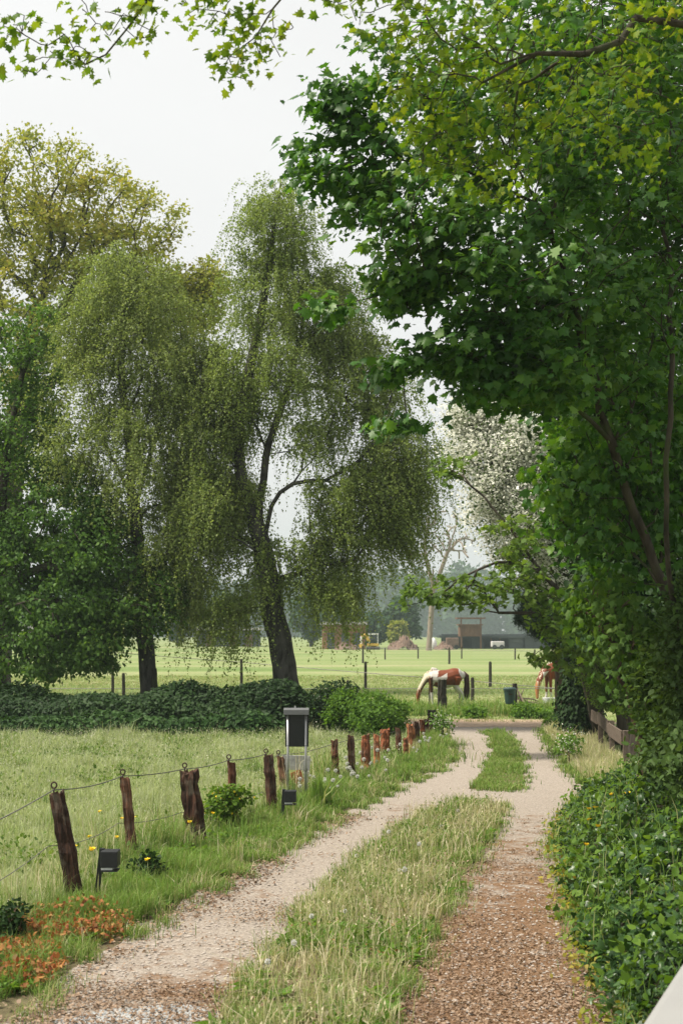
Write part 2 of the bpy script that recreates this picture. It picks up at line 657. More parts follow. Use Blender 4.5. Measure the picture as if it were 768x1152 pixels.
SC.view_settings.view_transform = 'Standard'
SC.view_settings.look = 'None'
SC.view_settings.exposure = 0.74
SC.view_settings.gamma = 1.0
SC.view_settings.use_curve_mapping = False
SC.render.film_transparent = False
cy = SC.cycles
cy.use_denoising = True
try:
    cy.denoiser = 'OPENIMAGEDENOISE'; cy.denoising_input_passes = 'RGB_ALBEDO_NORMAL'
except Exception:
    pass
cy.max_bounces = 7; cy.diffuse_bounces = 4; cy.glossy_bounces = 2; cy.transmission_bounces = 4; cy.volume_bounces = 0
cy.transparent_max_bounces = 6
cy.sample_clamp_indirect = 4.0
cy.use_adaptive_sampling = True; cy.adaptive_threshold = 0.015

# air: one box of even, pale haze round the camera and the whole scene
hm, nt, out = new_mat('haze_air')
pv = N(nt, 'ShaderNodeVolumePrincipled')
pv.inputs['Color'].default_value = (.52, .63, .61, 1)
pv.inputs['Density'].default_value = 0.0006
pv.inputs['Anisotropy'].default_value = 0.0
L(nt, pv.outputs[0], out.inputs['Volume'])
hz = MB().box((0, 430, 34), (1000, 1040, 70)).build('haze', hm)
tag(hz, kind='stuff')

# ------------------------------------------------------------------ ground
def mat_ground():
    m, nt, out = new_mat('pasture')
    tc = N(nt, 'ShaderNodeTexCoord')
    o = tc.outputs['Object']
    n1 = noise(nt, o, 0.12, 5.0, 0.6)
    mp = N(nt, 'ShaderNodeMapping'); mp.inputs['Scale'].default_value = (.012, .09, 1); L(nt, o, mp.inputs['Vector'])
    n2 = noise(nt, mp.outputs[0], 1.0, 3.0)
    n3 = noise(nt, o, 3.0, 6.0, .7)
    r1 = ramp(nt, [(.36, (.12, .18, .055)), (.5, (.19, .24, .095)), (.66, (.29, .285, .165))]); 
    L(nt, math_n(nt, 'ADD', math_n(nt, 'MULTIPLY', n2, .7), math_n(nt, 'MULTIPLY', n1, .3)), r1.inputs[0])
    r3 = ramp(nt, [(.3, (.6, .62, .5)), (.65, (1.15, 1.12, 1.05))]); L(nt, n3, r3.inputs[0])
    c = mix_c(nt, .7, r1.outputs[0], r3.outputs[0], 'MULTIPLY')
    bsdf(nt, out, c, .95, .1, bump=n3, bump_s=.6, bump_d=.05)
    return m


M = {}
M['pasture'] = mat_ground()
nx, ny = 60, 90
xs = np.linspace(-480, 480, nx); ys = np.linspace(-80, 940, ny)
X, Y_ = np.meshgrid(xs, ys)
V = np.stack([X.ravel(), Y_.ravel(), np.zeros(X.size)], 1)
idx = np.arange(X.size).reshape(ny, nx)
T = np.stack([idx[:-1, :-1].ravel(), idx[:-1, 1:].ravel(), idx[1:, 1:].ravel(), idx[1:, :-1].ravel()], 1)
tag(mesh_obj('ground', V, T, M['pasture']), kind='structure')


def wavy(poly, step=.12, amp=.05, seed=1):
    poly = np.asarray(poly)[:, :2]; out = []
    for i in range(len(poly)):
        a, b = poly[i], poly[(i + 1) % len(poly)]
        k = max(1, int(np.linalg.norm(b - a) / step))
        for j in range(k): out.append(a + (b - a) * j / k)
    out = np.array(out)
    return out + np.stack([vnoise(out, 4.0, seed), vnoise(out, 4.0, seed + 1)], 1) * amp


def sheet(name, poly, z, mat, dome=0.0, kind='structure'):
    """a flat sheet (or a low mound when dome > 0) inside a ground outline"""
    poly = np.asarray(poly)
    pts = [Vector((p[0], p[1], 0)) for p in poly]
    bm = bmesh.new()
    vs = [bm.verts.new(p) for p in pts]
    f = bm.faces.new(vs)
    r = bmesh.ops.triangulate(bm, faces=[f])
    for v in bm.verts: v.co.z = z
    bmesh.ops.recalc_face_normals(bm, faces=bm.faces)
    for f in bm.faces:
        if f.normal.z < 0: f.normal_flip()
    me = bpy.data.meshes.new(name); bm.to_mesh(me); bm.free()
    me.materials.append(mat)
    o = bpy.data.objects.new(name, me); COL.objects.link(o)
    if kind: o['kind'] = kind
    return o


def G(*pts):
    return np.array([gp(*p) for p in pts])


def mat_track():
    m, nt, out = new_mat('gravel_track')
    tc = N(nt, 'ShaderNodeTexCoord'); o = tc.outputs['Object']
    sep = N(nt, 'ShaderNodeSeparateXYZ'); L(nt, o, sep.inputs[0])
    fine = noise(nt, o, 42, 6.0, .75)
    vor = N(nt, 'ShaderNodeTexVoronoi'); vor.inputs['Scale'].default_value = 34; L(nt, o, vor.inputs['Vector'])
    mid = noise(nt, o, 5.0, 5.0, .65)
    big = noise(nt, o, .7, 4.0, .6)
    grav = ramp(nt, [(.25, (.18, .14, .105)), (.5, (.315, .26, .205)), (.75, (.44, .38, .315))]); L(nt, fine, grav.inputs[0])
    vr = ramp(nt, [(.0, (.8, .8, .8)), (.6, (.3, .3, .3))]); L(nt, vor.outputs['Distance'], vr.inputs[0])
    g2 = mix_c(nt, .4, grav.outputs[0], vr.outputs[0], 'SOFT_LIGHT')
    hs = N(nt, 'ShaderNodeHueSaturation'); hs.inputs['Saturation'].default_value = .75; L(nt, g2, hs.inputs['Color'])
    lit = ramp(nt, [(.25, (.055, .034, .021)), (.5, (.18, .108, .062)), (.78, (.33, .215, .13))]); L(nt, noise(nt, o, 30, 5.0, .8, .5), lit.inputs[0])
    # leaf litter lies thickest under the trees at the near end of the track
    near = N(nt, 'ShaderNodeMapRange'); near.inputs[1].default_value = 9.0; near.inputs[2].default_value = 24.0
    near.inputs[3].default_value = .15; near.inputs[4].default_value = -.2
    L(nt, sep.outputs[1], near.inputs[0])
    s = math_n(nt, 'ADD', math_n(nt, 'ADD', math_n(nt, 'MULTIPLY', mid, .55), math_n(nt, 'MULTIPLY', big, .45)), near.outputs[0])
    rut = math_n(nt, 'GREATER_THAN', math_n(nt, 'SUBTRACT', sep.outputs[0], math_n(nt, 'MULTIPLY', sep.outputs[1], .045)), -.26)
    s = math_n(nt, 'ADD', s, math_n(nt, 'MULTIPLY_ADD', rut, .15)); nt.nodes[-2].inputs[2].default_value = -.11
    mk = ramp(nt, [(.49, (0, 0, 0)), (.6, (1, 1, 1))]); L(nt, s, mk.inputs[0])
    c = mix_c(nt, mk.outputs[0], hs.outputs[0], lit.outputs[0])
    bsdf(nt, out, c, .95, .1, bump=fine, bump_s=.8, bump_d=.02)
    return m


M['track'] = mat_track()
# outlines in ground coordinates
LEFT = G((-60, 1200), (10, 1152), (60, 1105), (130, 1062), (215, 1012), (290, 972), (370, 925), (440, 890), (490, 866), (506, 848), (508, 832), (502, 822), (430, 818), (300, 816))
RIGHT = G((300, 808), (500, 809), (610, 810), (690, 812), (690, 818), (612, 823), (622, 840), (642, 868), (662, 890), (650, 910), (634, 940), (634, 965), (642, 1000), (655, 1040), (675, 1090), (705, 1152), (735, 1230))
track_poly = wavy(np.concatenate([LEFT, RIGHT]), .15, .07, 3)
sheet('track', track_poly, .008, M['track'])
STRIP = G((225, 1230), (245, 1152), (295, 1090), (335, 1040), (385, 990), (435, 945), (482, 917), (522, 905), (555, 906), (566, 916), (552, 940), (522, 985), (494, 1035), (468, 1090), (440, 1152), (425, 1230))
ISLE = G((528, 888), (560, 891), (586, 889), (589, 862), (580, 838), (566, 824), (548, 824), (556, 845), (546, 866))
M['turf'] = flat_mat('turf_soil', (.13, .105, .06), .95, .1, var=.35, scale=9, bump=.5)
M['lane'] = flat_mat('lane_dirt', (.36, .265, .185), .95, .1, var=.3, scale=5, bump=.3)
sheet('lane', wavy(G((300, 818), (300, 808.5), (500, 809.5), (610, 810.5), (690, 812.5), (690, 817.5), (612, 819), (560, 818), (500, 818.5), (430, 817.5)), .2, .08, 19), .013, M['lane'])
sheet('grass_strip', wavy(STRIP, .12, .05, 7), .016, M['turf'])
sheet('grass_island', wavy(ISLE, .12, .06, 9), .016, M['turf'])
M['asphalt'] = flat_mat('worn_asphalt', (.30, .31, .31), .9, .2, var=.3, scale=40, bump=.5)
sheet('pavement', wavy(G((40, 1175), (70, 1146), (120, 1136), (200, 1132), (250, 1140), (262, 1152), (250, 1230), (20, 1230)), .08, .05, 13), .012, M['asphalt'])
VERGE_SOIL = G((-60, 1230), (60, 1140), (150, 1085), (240, 1030), (310, 988), (390, 938), (460, 898), (505, 868), (515, 846), (512, 830), (490, 818), (478, 826), (462, 850), (430, 866), (380, 882), (310, 915), (225, 950), (150, 975), (80, 1020), (-60, 1075))
VERGE = G((-60, 1190), (0, 1130), (60, 1098), (130, 1055), (215, 1005), (290, 966), (370, 920), (440, 885), (488, 862), (503, 846), (505, 830), (490, 818), (478, 826), (462, 850), (430, 866), (380, 882), (310, 915), (225, 950), (150, 975), (80, 1020), (-60, 1075))
M['verge'] = flat_mat('verge_soil', (.10, .085, .048), .95, .1, var=.3, scale=7, bump=.5)
sheet('verge', wavy(VERGE_SOIL, .2, .08, 21), .004, M['verge'])
VERGE_R = G((612, 824), (624, 840), (644, 868), (664, 889), (720, 889), (700, 860), (662, 818), (620, 812))
sheet('verge', wavy(VERGE_R, .2, .08, 23), .004, M['verge'])

# ------------------------------------------------------------------ grass
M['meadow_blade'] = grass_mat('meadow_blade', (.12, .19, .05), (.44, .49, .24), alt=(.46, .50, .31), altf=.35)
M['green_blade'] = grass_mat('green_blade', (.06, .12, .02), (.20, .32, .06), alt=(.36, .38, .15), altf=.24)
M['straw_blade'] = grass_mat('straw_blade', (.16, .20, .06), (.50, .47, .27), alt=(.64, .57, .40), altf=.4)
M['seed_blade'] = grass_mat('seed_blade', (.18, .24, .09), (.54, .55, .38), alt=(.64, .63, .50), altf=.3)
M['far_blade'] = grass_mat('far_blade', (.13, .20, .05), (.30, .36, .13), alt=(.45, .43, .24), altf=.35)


def grass(name, poly, n, h, wpx, mat, power=1.5, lean=.35, wmin=.004, hvar=.35, z=0.0, mask=None):
    P = sample_poly(poly, n, power)
    if mask is not None: P = P[mask(P)]
    P[:, 2] = z
    k = len(P)
    hh = h * (1 + hvar * rng.normal(0, 1, k)).clip(.3, 2.2) * (1 + .45 * vnoise(P, 1.7, 4)).clip(.35, 2) * (1 + .4 * vnoise(P, 7, 14)).clip(.4, 2)
    ww = np.maximum(wmin, wpx * P[:, 1] / F)
    o = blades(name, P, hh, ww, mat, lean)
    tag(o, kind='stuff')
    return o


MEADOW = np.array([gp(-40, 1085), gp(80, 1018), gp(150, 973), gp(225, 945), gp(310, 910), gp(380, 880), gp(430, 864), gp(462, 846), gp(470, 832), (1.2, 33.6, 0), (-12.5, 33.6, 0), (-11, 26, 0), (-9, 18, 0), (-7.5, 11, 0), (-5.5, 8.5, 0), (-4.2, 8.5, 0)])
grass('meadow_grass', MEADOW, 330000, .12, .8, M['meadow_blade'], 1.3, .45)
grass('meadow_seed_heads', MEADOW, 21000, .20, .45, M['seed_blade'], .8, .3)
P = sample_poly(MEADOW, 100000, .8)
P = P[(vnoise(P, 1.1, 17) + .6 * vnoise(P, 3.1, 18) + rng.normal(0, .5, len(P))) > -.5]
P[:, 2] = rng.uniform(.08, .24, len(P))
tag(scatter('meadow_panicles', 'rhomb', P, rng.normal(0, .5, (len(P), 3)) + np.array([0, 0, 1.0]), rng.normal(0, 1, (len(P), 3)), rng.uniform(.012, .03, len(P)) * np.clip(P[:, 1] / 22, .6, 1.3), M['seed_blade'], aspect=.6), kind='stuff')
P = sample_poly(MEADOW, 26000, 1.0); P = P[vnoise(P, .9, 111) + .7 * vnoise(P, 3.3, 112) + rng.normal(0, .25, len(P)) > .45]; n_ = len(P); P[:, 2] = rng.uniform(.05, .2, n_)
M['weed_leaf'] = leaf_mat('weed_leaf', [(.05, .10, .015), (.09, .16, .025), (.16, .23, .05)], .35, scale=1.0)
tag(scatter('meadow_weeds', 'ovate', P, rng.normal(0, .7, (n_, 3)) + np.array([0, 0, .5]), rng.normal(0, .5, (n_, 3)) + np.array([0, 0, 1]), .06 * rng.uniform(.5, 1.3, n_), M['weed_leaf']), kind='stuff')
TALL = np.array([gp(-40, 1085), gp(80, 1018), gp(150, 973), gp(225, 945), gp(310, 910), gp(380, 880), gp(380, 868), gp(300, 895), gp(215, 925), gp(140, 950), gp(60, 985), gp(-40, 1030)])
grass('fence_line_grass', TALL, 9000, .22, .8, M['green_blade'], .8, .45, mask=lambda P: vnoise(P, 2.2, 115) + .6 * vnoise(P, 6, 116) > -.1)
grass('fence_line_straw', TALL, 1300, .34, .7, M['straw_blade'], .8, .35)
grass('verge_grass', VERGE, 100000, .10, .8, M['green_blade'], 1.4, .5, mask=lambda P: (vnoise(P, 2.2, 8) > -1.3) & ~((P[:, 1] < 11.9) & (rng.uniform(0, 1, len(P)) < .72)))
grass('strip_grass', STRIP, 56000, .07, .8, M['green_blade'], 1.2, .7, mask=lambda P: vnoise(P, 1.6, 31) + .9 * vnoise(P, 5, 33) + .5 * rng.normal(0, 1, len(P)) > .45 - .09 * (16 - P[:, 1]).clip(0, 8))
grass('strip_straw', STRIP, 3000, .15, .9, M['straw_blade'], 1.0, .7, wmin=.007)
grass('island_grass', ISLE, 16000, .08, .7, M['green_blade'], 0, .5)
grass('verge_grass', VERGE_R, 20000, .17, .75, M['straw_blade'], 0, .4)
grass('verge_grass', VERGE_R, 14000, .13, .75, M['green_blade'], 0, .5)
PADDOCK = np.array([(-24, 38.5, 0), (12, 38.5, 0), (26, 80, 0), (-34, 80, 0)])
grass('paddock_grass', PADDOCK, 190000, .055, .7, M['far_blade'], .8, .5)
LANE_EDGE = G((440, 806), (640, 806), (645, 797), (440, 797))
grass('lane_edge_grass', LANE_EDGE, 9000, .22, .8, M['green_blade'], 0, .45)

# ------------------------------------------------------------------ fallen leaves and stones on the track
M['litter'] = leaf_mat('fallen_leaf', [(.055, .036, .024), (.14, .09, .058), (.205, .138, .092), (.31, .23, .165), (.13, .065, .035)], .08, rough=.8, spec=.15)
near_track = G((20, 1152), (60, 1105), (130, 1062), (215, 1012), (290, 972), (370, 925), (440, 892), (560, 912), (640, 905), (634, 940), (634, 965), (642, 1000), (655, 1040), (675, 1090), (705, 1152), (715, 1180), (0, 1180))


def flat_leaves(name, P, size, mat, kind='ovate', parent=None):
    n = len(P)
    az = rng.uniform(0, 6.283, n)
    ax = np.stack([np.cos(az), np.sin(az), rng.normal(0, .25, n)], 1)
    no = rng.normal(0, .35, (n, 3)) + np.array([0, 0, 1.0])
    return scatter(name, kind, P, ax, no, size, mat, parent)


P = sample_poly(near_track, 60000, 2.6)
keep = ~inside(STRIP, P) | (rng.uniform(0, 1, len(P)) < .45)
q = vnoise(P, 1.3, 41) + .5 * vnoise(P, 4.0, 42)
right_rut = P[:, 0] > .1 + .045 * (P[:, 1] - 8)
P = P[keep & (q + rng.normal(0, .4, len(P)) + .72 * right_rut - .38 > .15 + .12 * (P[:, 1] - 11))]
P[:, 2] = .016 + rng.uniform(0, .02, len(P))
tag(flat_leaves('fallen_leaves', P, rng.uniform(.009, .032, len(P)), M['litter']), kind='stuff')
M['pebble'] = leaf_mat('pebble_stone', [(.20, .175, .15), (.30, .26, .23), (.36, .32, .28), (.26, .22, .19)], 0.0, rough=.9, spec=.2)
P = sample_poly(track_poly, 9000, 2.4)
P = P[~inside(STRIP, P)]
n = len(P)
tv = np.array([(0, 0, .55), (1, 0, 0), (.3, .9, 0), (-.8, .6, 0), (-.8, -.6, 0), (.3, -.9, 0)]); tt_ = np.array([(0, 1, 2), (0, 2, 3), (0, 3, 4), (0, 4, 5), (0, 5, 1)])
az = rng.uniform(0, 6.28, n); s = rng.uniform(.006, .018, n)
ca, sa = np.cos(az), np.sin(az)
jj = rng.uniform(.6, 1.3, (n, 6, 3))
VV = tv[None] * jj
VV = np.stack([VV[:, :, 0] * ca[:, None] - VV[:, :, 1] * sa[:, None], VV[:, :, 0] * sa[:, None] + VV[:, :, 1] * ca[:, None], VV[:, :, 2]], 2) * s[:, None, None]
VV += P[:, None, :] + np.array([0, 0, .012])
o = mesh_obj('gravel_stones', VV.reshape(-1, 3), (tt_[None] + (np.arange(n) * 6)[:, None, None]).reshape(-1, 3), M['pebble'])
tag(o, kind='stuff')

# ragged tufts along the edges of the grass
def edge_tufts(name, lines, n, spread, h, mat, wpx=.8, clump=1.0):
    out = []
    for ln in lines:
        q = np.array(resample(list(ln), .06))
        out.append(q)
    q = np.concatenate(out)
    i = rng.integers(0, len(q), n)
    P = q[i].copy()
    P[:, :2] += rng.normal(0, spread, (n, 2))
    k = vnoise(P, 5.0, 91) + vnoise(P, 13.0, 92) + rng.normal(0, .35, n)
    P = P[k > .25 * clump]; P[:, 2] = .004
    hh = h * rng.uniform(.4, 1.3, len(P)) * (1 + .4 * vnoise(P, 6, 93)).clip(.4, 2)
    tag(blades(name, P, hh, np.maximum(.004, wpx * P[:, 1] / F), mat, .6), kind='stuff')


strip_l = STRIP[1:8]; strip_r = STRIP[8:15]
edge_tufts('edge_grass', [strip_l, strip_r], 16000, .09, .10, M['green_blade'])
edge_tufts('edge_straw', [strip_l, strip_r], 2600, .10, .14, M['straw_blade'])
edge_tufts('edge_grass', [ISLE], 6000, .09, .09, M['green_blade'])
edge_tufts('edge_grass', [LEFT[1:10]], 30000, .12, .10, M['green_blade'])
edge_tufts('edge_straw', [LEFT[1:10]], 2600, .12, .14, M['straw_blade'])
edge_tufts('edge_grass', [RIGHT[5:16]], 14000, .11, .12, M['green_blade'])
# leaf litter gathered along the left edge of the track and over the turf
q = np.array(resample(list(LEFT[1:9]), .05)); k = rng.integers(0, len(q), 9000)
P = q[k].copy(); P[:, :2] += rng.normal(0, .16, (9000, 2)) + np.array([.12, -.05]); P[:, 2] = rng.uniform(.012, .05, 9000)
P = P[(P[:, 1] < 19) & (vnoise(P, 2.5, 97) + rng.normal(0, .4, 9000) > -.1)]
tag(flat_leaves('fallen_leaves', P, rng.uniform(.015, .045, len(P)), M['litter']), kind='stuff')
P = sample_poly(STRIP, 5000, 1.6); P[:, 2] = rng.uniform(.015, .07, len(P)); P = P[vnoise(P, 2.0, 121) + rng.normal(0, .4, len(P)) > 0]
tag(flat_leaves('fallen_leaves', P, rng.uniform(.015, .04, len(P)), M['litter']), kind='stuff')
# dry stems standing in the strip, and broad weeds in the verge
P = sample_poly(STRIP, 1500, .8); P = P[vnoise(P, 1.6, 101) > -.2]; P[:, 2] = .01
tag(blades('strip_dry_stems', P, rng.uniform(.15, .36, len(P)), np.maximum(.006, 1.0 * P[:, 1] / F), M['straw_blade'], .35), kind='stuff')
P = P[rng.uniform(0, 1, len(P)) < .6]; P = np.repeat(P, 5, axis=0) + rng.normal(0, .015, (len(P) * 5, 3)); P[:, 2] = rng.uniform(.14, .30, len(P))
tag(scatter('strip_panicles', 'rhomb', P, rng.normal(0, .5, (len(P), 3)) + np.array([0, 0, 1.0]), rng.normal(0, 1, (len(P), 3)), rng.uniform(.015, .035, len(P)), M['straw_blade'], aspect=.5), kind='stuff')
# ------------------------------------------------------------------ fence posts along the left of the track
def mat_post():
    m, nt, out = new_mat('weathered_post_wood')
    tc = N(nt, 'ShaderNodeTexCoord'); info = N(nt, 'ShaderNodeObjectInfo')
    ad = N(nt, 'ShaderNodeVectorMath', operation='ADD'); L(nt, tc.outputs['Object'], ad.inputs[0]); 
    cm = N(nt, 'ShaderNodeCombineXYZ'); L(nt, math_n(nt, 'MULTIPLY', info.outputs['Random'], 40), cm.inputs[2]); L(nt, cm.outputs[0], ad.inputs[1])
    mp = N(nt, 'ShaderNodeMapping'); mp.inputs['Scale'].default_value = (1, 1, .07); L(nt, ad.outputs[0], mp.inputs['Vector'])
    n1 = noise(nt, mp.outputs[0], 36, 6.0, .7, .4)
    n2 = noise(nt, ad.outputs[0], 5.0, 4.0)
    rp = ramp(nt, [(.3, (.012, .007, .005)), (.46, (.065, .03, .016)), (.6, (.19, .085, .042)), (.78, (.38, .22, .13))])
    L(nt, math_n(nt, 'ADD', math_n(nt, 'MULTIPLY', n1, .72), math_n(nt, 'MULTIPLY', n2, .28)), rp.inputs[0])
    hs = N(nt, 'ShaderNodeHueSaturation'); hs.inputs['Saturation'].default_value = .84; L(nt, rp.outputs[0], hs.inputs['Color'])
    v = math_n(nt, 'MULTIPLY_ADD', info.outputs['Random'], .9); nt.nodes[-1].inputs[2].default_value = .7
    L(nt, v, hs.inputs['Value'])
    moss = ramp(nt, [(.52, (0, 0, 0)), (.7, (.55, .55, .55))]); L(nt, noise(nt, ad.outputs[0], 9, 4.0), moss.inputs[0])
    c = mix_c(nt, moss.outputs[0], mix_c(nt, 1.0, hs.outputs[0], info.outputs['Color'], 'MULTIPLY'), (.15, .13, .10))
    bsdf(nt, out, c, .85, .2, bump=n1, bump_s=.9, bump_d=.02)
    return m


M['post'] = mat_post()
M['rust'] = flat_mat('rusty_iron', (.05, .03, .022), .7, .4, .4, var=.4, scale=40)
M['wire'] = flat_mat('old_wire', (.16, .15, .14), .6, .4, .5)


def post_mesh(base, top, wid, seed, rough=1.0, slant=0.0):
    """a split log: uneven outline, grooves down its length and a broken, sloping top"""
    r = np.random.default_rng(seed)
    base = np.array(base, float); top = np.array(top, float)
    n, k = 18, 12
    ang = np.linspace(0, 2 * np.pi, n, endpoint=False)
    sq = 1 / np.maximum(np.abs(np.cos(ang)), np.abs(np.sin(ang))) ** .55
    groove = 1 + rough * (.10 * r.normal(0, 1, n) - .22 * (r.uniform(0, 1, n) < .16))
    vs, fs = [], []
    for i in range(k + 1):
        t = i / k
        c = base + (top - base) * t + np.array([r.normal(0, .004), r.normal(0, .004), 0])
        w = wid * .5 * (1.06 - .14 * t) * (1 + .05 * rough * r.normal())
        for j in range(n):
            rr = w * sq[j] * groove[j] * (1 + .035 * rough * r.normal())
            x, y = rr * math.cos(ang[j]), rr * .85 * math.sin(ang[j])
            z = 0.0
            if i == k: z = .012 * r.normal() * rough + slant * x / wid
            vs.append(c + np.array([x, y, z]))
    for i in range(k):
        for j in range(n):
            a, b = i * n + j, i * n + (j + 1) % n
            fs.append((a, b, b + n, a + n))
    vs.append(top + np.array([0, 0, -.02])); e = len(vs) - 1
    for j in range(n):
        fs.append((k * n + j, k * n + (j + 1) % n, e))
    return MB().add(vs, fs)


POST_GROUP = 'old split posts of the fence beside the track'
posts = [
    # base px, top px, width px, eye bolt, label
    ((87, 1019), (65, 891), 19, True, 'thick dark post leaning left, nearest the camera, beside the small black lamp'),
    ((150, 970), (141, 875), 13, True, 'thin narrow brown post second from the near end of the fence'),
    ((222, 951), (212, 867), 19, True, 'dark deeply split post between the narrow post and the yellow flowering bush'),
    ((263, 932), (260, 857), 12, True, 'reddish post half hidden by the yellow flowering bush'),
    ((307, 919), (302, 850), 13, True, 'dark brown post just left of the grey-topped sign frame'),
    ((322, 897), (315, 851), 9, True, 'pale leaning post behind the left leg of the sign frame'),
    ((377, 880), (376, 833), 10, False, 'dark red post first to the right of the sign frame'),
    ((396, 879), (395, 828), 9.5, False, 'straight brown post second to the right of the sign frame'),
    ((411, 873), (411, 827), 9.5, False, 'reddish post with a dark top, third to the right of the sign frame'),
    ((424, 866), (423, 827), 8, False, 'slim orange brown post beside the wide plank-like post'),
    ((434, 856), (433, 821), 12, False, 'wide plank-like brown post in the row past the sign'),
    ((449, 852), (447, 819), 7, False, 'small crooked post with a rounded dark knob near the row end'),
    ((457, 851), (456, 830), 6, False, 'short stub of a post in front of the pale split post'),
    ((464, 848), (461, 815), 9, False, 'pale orange split post near the far end of the row'),
    ((470, 843), (468, 812), 7, False, 'dark post squeezed behind the pale split post'),
    ((476, 838), (474, 810), 7, False, 'reddish leaning post third from the lane end of the row'),
    ((481, 833), (479, 809), 6, False, 'narrow post second from the lane end of the row'),
    ((486, 829), (484, 806), 6, False, 'last small reddish post of the row beside the lane corner'),
]
wire_pts = []
for i, (b, t, wpx, eye, lab) in enumerate(posts):
    B = gp(*b); Yb = B[1]; Tp = at(t[0], t[1], Yb)
    p = thing('fence_post', lab, 'post', B, POST_GROUP)
    wid = .86 * wpx * m_px(Yb)
    post_mesh(B - (Tp - B) * .06, Tp, wid, 100 + i, 1.0 if i != 2 else 1.9, .03 * (-1) ** i).build('post_body', M['post'], p).color = ((.45, .42, .42, 1), (1.0, .9, .85, 1), (.55, .5, .5, 1), (1.1, .8, .7, 1), (.7, .6, .6, 1), (1.2, 1.2, 1.1, 1))[i] if i < 6 else ((.75, .5, .45, 1), (.8, .7, .65, 1), (1.4, .9, .65, 1), (2.0, 1.4, 1.0, 1), (1.6, 1.0, .7, 1), (.9, .7, .6, 1), (1.2, .8, .6, 1), (1.9, 1.4, 1.0, 1), (.6, .5, .45, 1), (1.4, .8, .6, 1))[(i - 6) % 10]
    if eye:
        e = Tp + np.array([-.25 * wid, 0, .0])
        mb = MB().tube([e + (0, 0, -.04), e + (0, 0, .035)], .008, 6)
        mb.torus(e + np.array([0, 0, .06]), .026, .008, (.2, 1, 0))
        mb.build('eye_bolt', M['rust'], p, smooth=True)
        wire_pts.append(e + np.array([0, 0, .02]))
    else:
        wire_pts.append(Tp + np.array([-.3 * wid, 0, -.06]))


def sagging(pts, sag=.03, k=8):
    out = []
    for a, b in zip(pts[:-1], pts[1:]):
        for j in range(k):
            t = j / k
            out.append(a + (b - a) * t - np.array([0, 0, sag * 4 * t * (1 - t) * np.linalg.norm(b - a) / 2]))
    out.append(pts[-1])
    return out


start = at(-60, 948, 11.2)
tw = sagging([start] + wire_pts[:12], .03)
tag(MB().tube(tw, .0055, 5).build('fence_wire', M['wire'], origin=gp(87, 1019)), 'thin grey upper wire strung from eye bolt to eye bolt along the old posts', 'wire')
lw = sagging([start - np.array([0, 0, .5])] + [np.array([wp[0] - .05, wp[1] + .06, wp[2] - .5]) for wp in wire_pts[:7]], .05)
tag(MB().tube(lw, .004, 5).build('fence_wire', M['wire'], origin=gp(150, 970)), 'faint lower wire hanging slack behind the old posts', 'wire')

# ------------------------------------------------------------------ sign frame, path lamps, board
M['alu'] = flat_mat('aluminium_tube', (.36, .36, .37), .4, .5, .6, var=.08)
M['black'] = flat_mat('black_paint', (.012, .013, .015), .5, .4, var=.3, scale=30)
M['greycap'] = flat_mat('grey_cap', (.11, .115, .12), .5, .4, var=.08)
M['oldboard'] = flat_mat('grey_board', (.36, .36, .35), .85, .15, var=.25, scale=14, bump=.4)
M['lens'] = flat_mat('frosted_lens', (.5, .52, .52), .25, .5, var=.08)

Bs = gp(334, 900); Ys = Bs[1]; k = m_px(Ys)
s = thing('notice_board', 'black panel with a grey rounded cap on two silver tube legs', 'sign', Bs)
for lx, by in ((324, 905), (344, 893)):
    a = at(lx, 896, Ys); a[2] = -.05
    b = at(lx, 803, Ys); b[1] = a[1]
    a[1] -= .06; b[1] -= .06
    lg = MB().tube([a, b], .0165, 12).build('leg', M['alu'], s, smooth=True)
    for zz in (.42, .78):
        q = a.copy(); q[2] = zz
        MB().torus(q, .0185, .004, (0, 0, 1)).build('clamp', M['black'], lg)
c = at(334, 820, Ys)
MB().box(c + np.array([0, -.01, 0]), (26 * k, .05, 39 * k)).build('panel', M['black'], s, bevel=.006)
c = at(333.5, 800, Ys)
prof = []
cap = MB()
n = 10; hw = 14 * k; hh = 3.6 * k
sec = [(-.13, -hh), (.09, -hh)] + [(.09 - .02 * (1 - math.cos(a)) - .18 * (a / (math.pi / 2)) * .3, -hh + 2 * hh * math.sin(a)) for a in np.linspace(.2, math.pi / 2, 6)] + [(-.09, hh), (-.125, .5 * hh)]
vs = [c + np.array([x, y_, z_]) for x in (-hw, hw) for y_, z_ in sec]
m_ = len(sec)
cap.add(vs, [tuple(range(m_)), tuple(reversed(range(m_, 2 * m_)))] + [(i, (i + 1) % m_, (i + 1) % m_ + m_, i + m_) for i in range(m_)])
cap.build('cap', M['greycap'], s, bevel=.004)
MB().tube([at(332, 797, Ys), at(332, 794, Ys)], .012, 8).build('cap_knob', M['alu'], s)

Bq = gp(333, 893)
q = thing('leaning_board', 'weathered grey board propped behind the sign frame with a rusty plate below', 'board', Bq)
k = m_px(Bq[1])
MB().box(at(333, 858, Bq[1]) , (31 * k, .03, 16 * k), Matrix.Rotation(.04, 3, 'Y')).build('board', M['oldboard'], q, bevel=.004)
M['rustplate'] = flat_mat('rusty_orange_plate', (.30, .085, .03), .8, .2, var=.4, scale=20, bump=.3)
MB().box(at(335, 877, Bq[1] - .02), (13 * k, .02, 19 * k), Matrix.Rotation(-.35, 3, 'Y')).build('plate', M['rustplate'], q, bevel=.003)
MB().box(at(322, 880, Bq[1]), (4 * k, .03, 30 * k)).build('stake', M['oldboard'], q)
MB().box(at(344, 880, Bq[1]), (4 * k, .03, 30 * k)).build('stake', M['oldboard'], q)


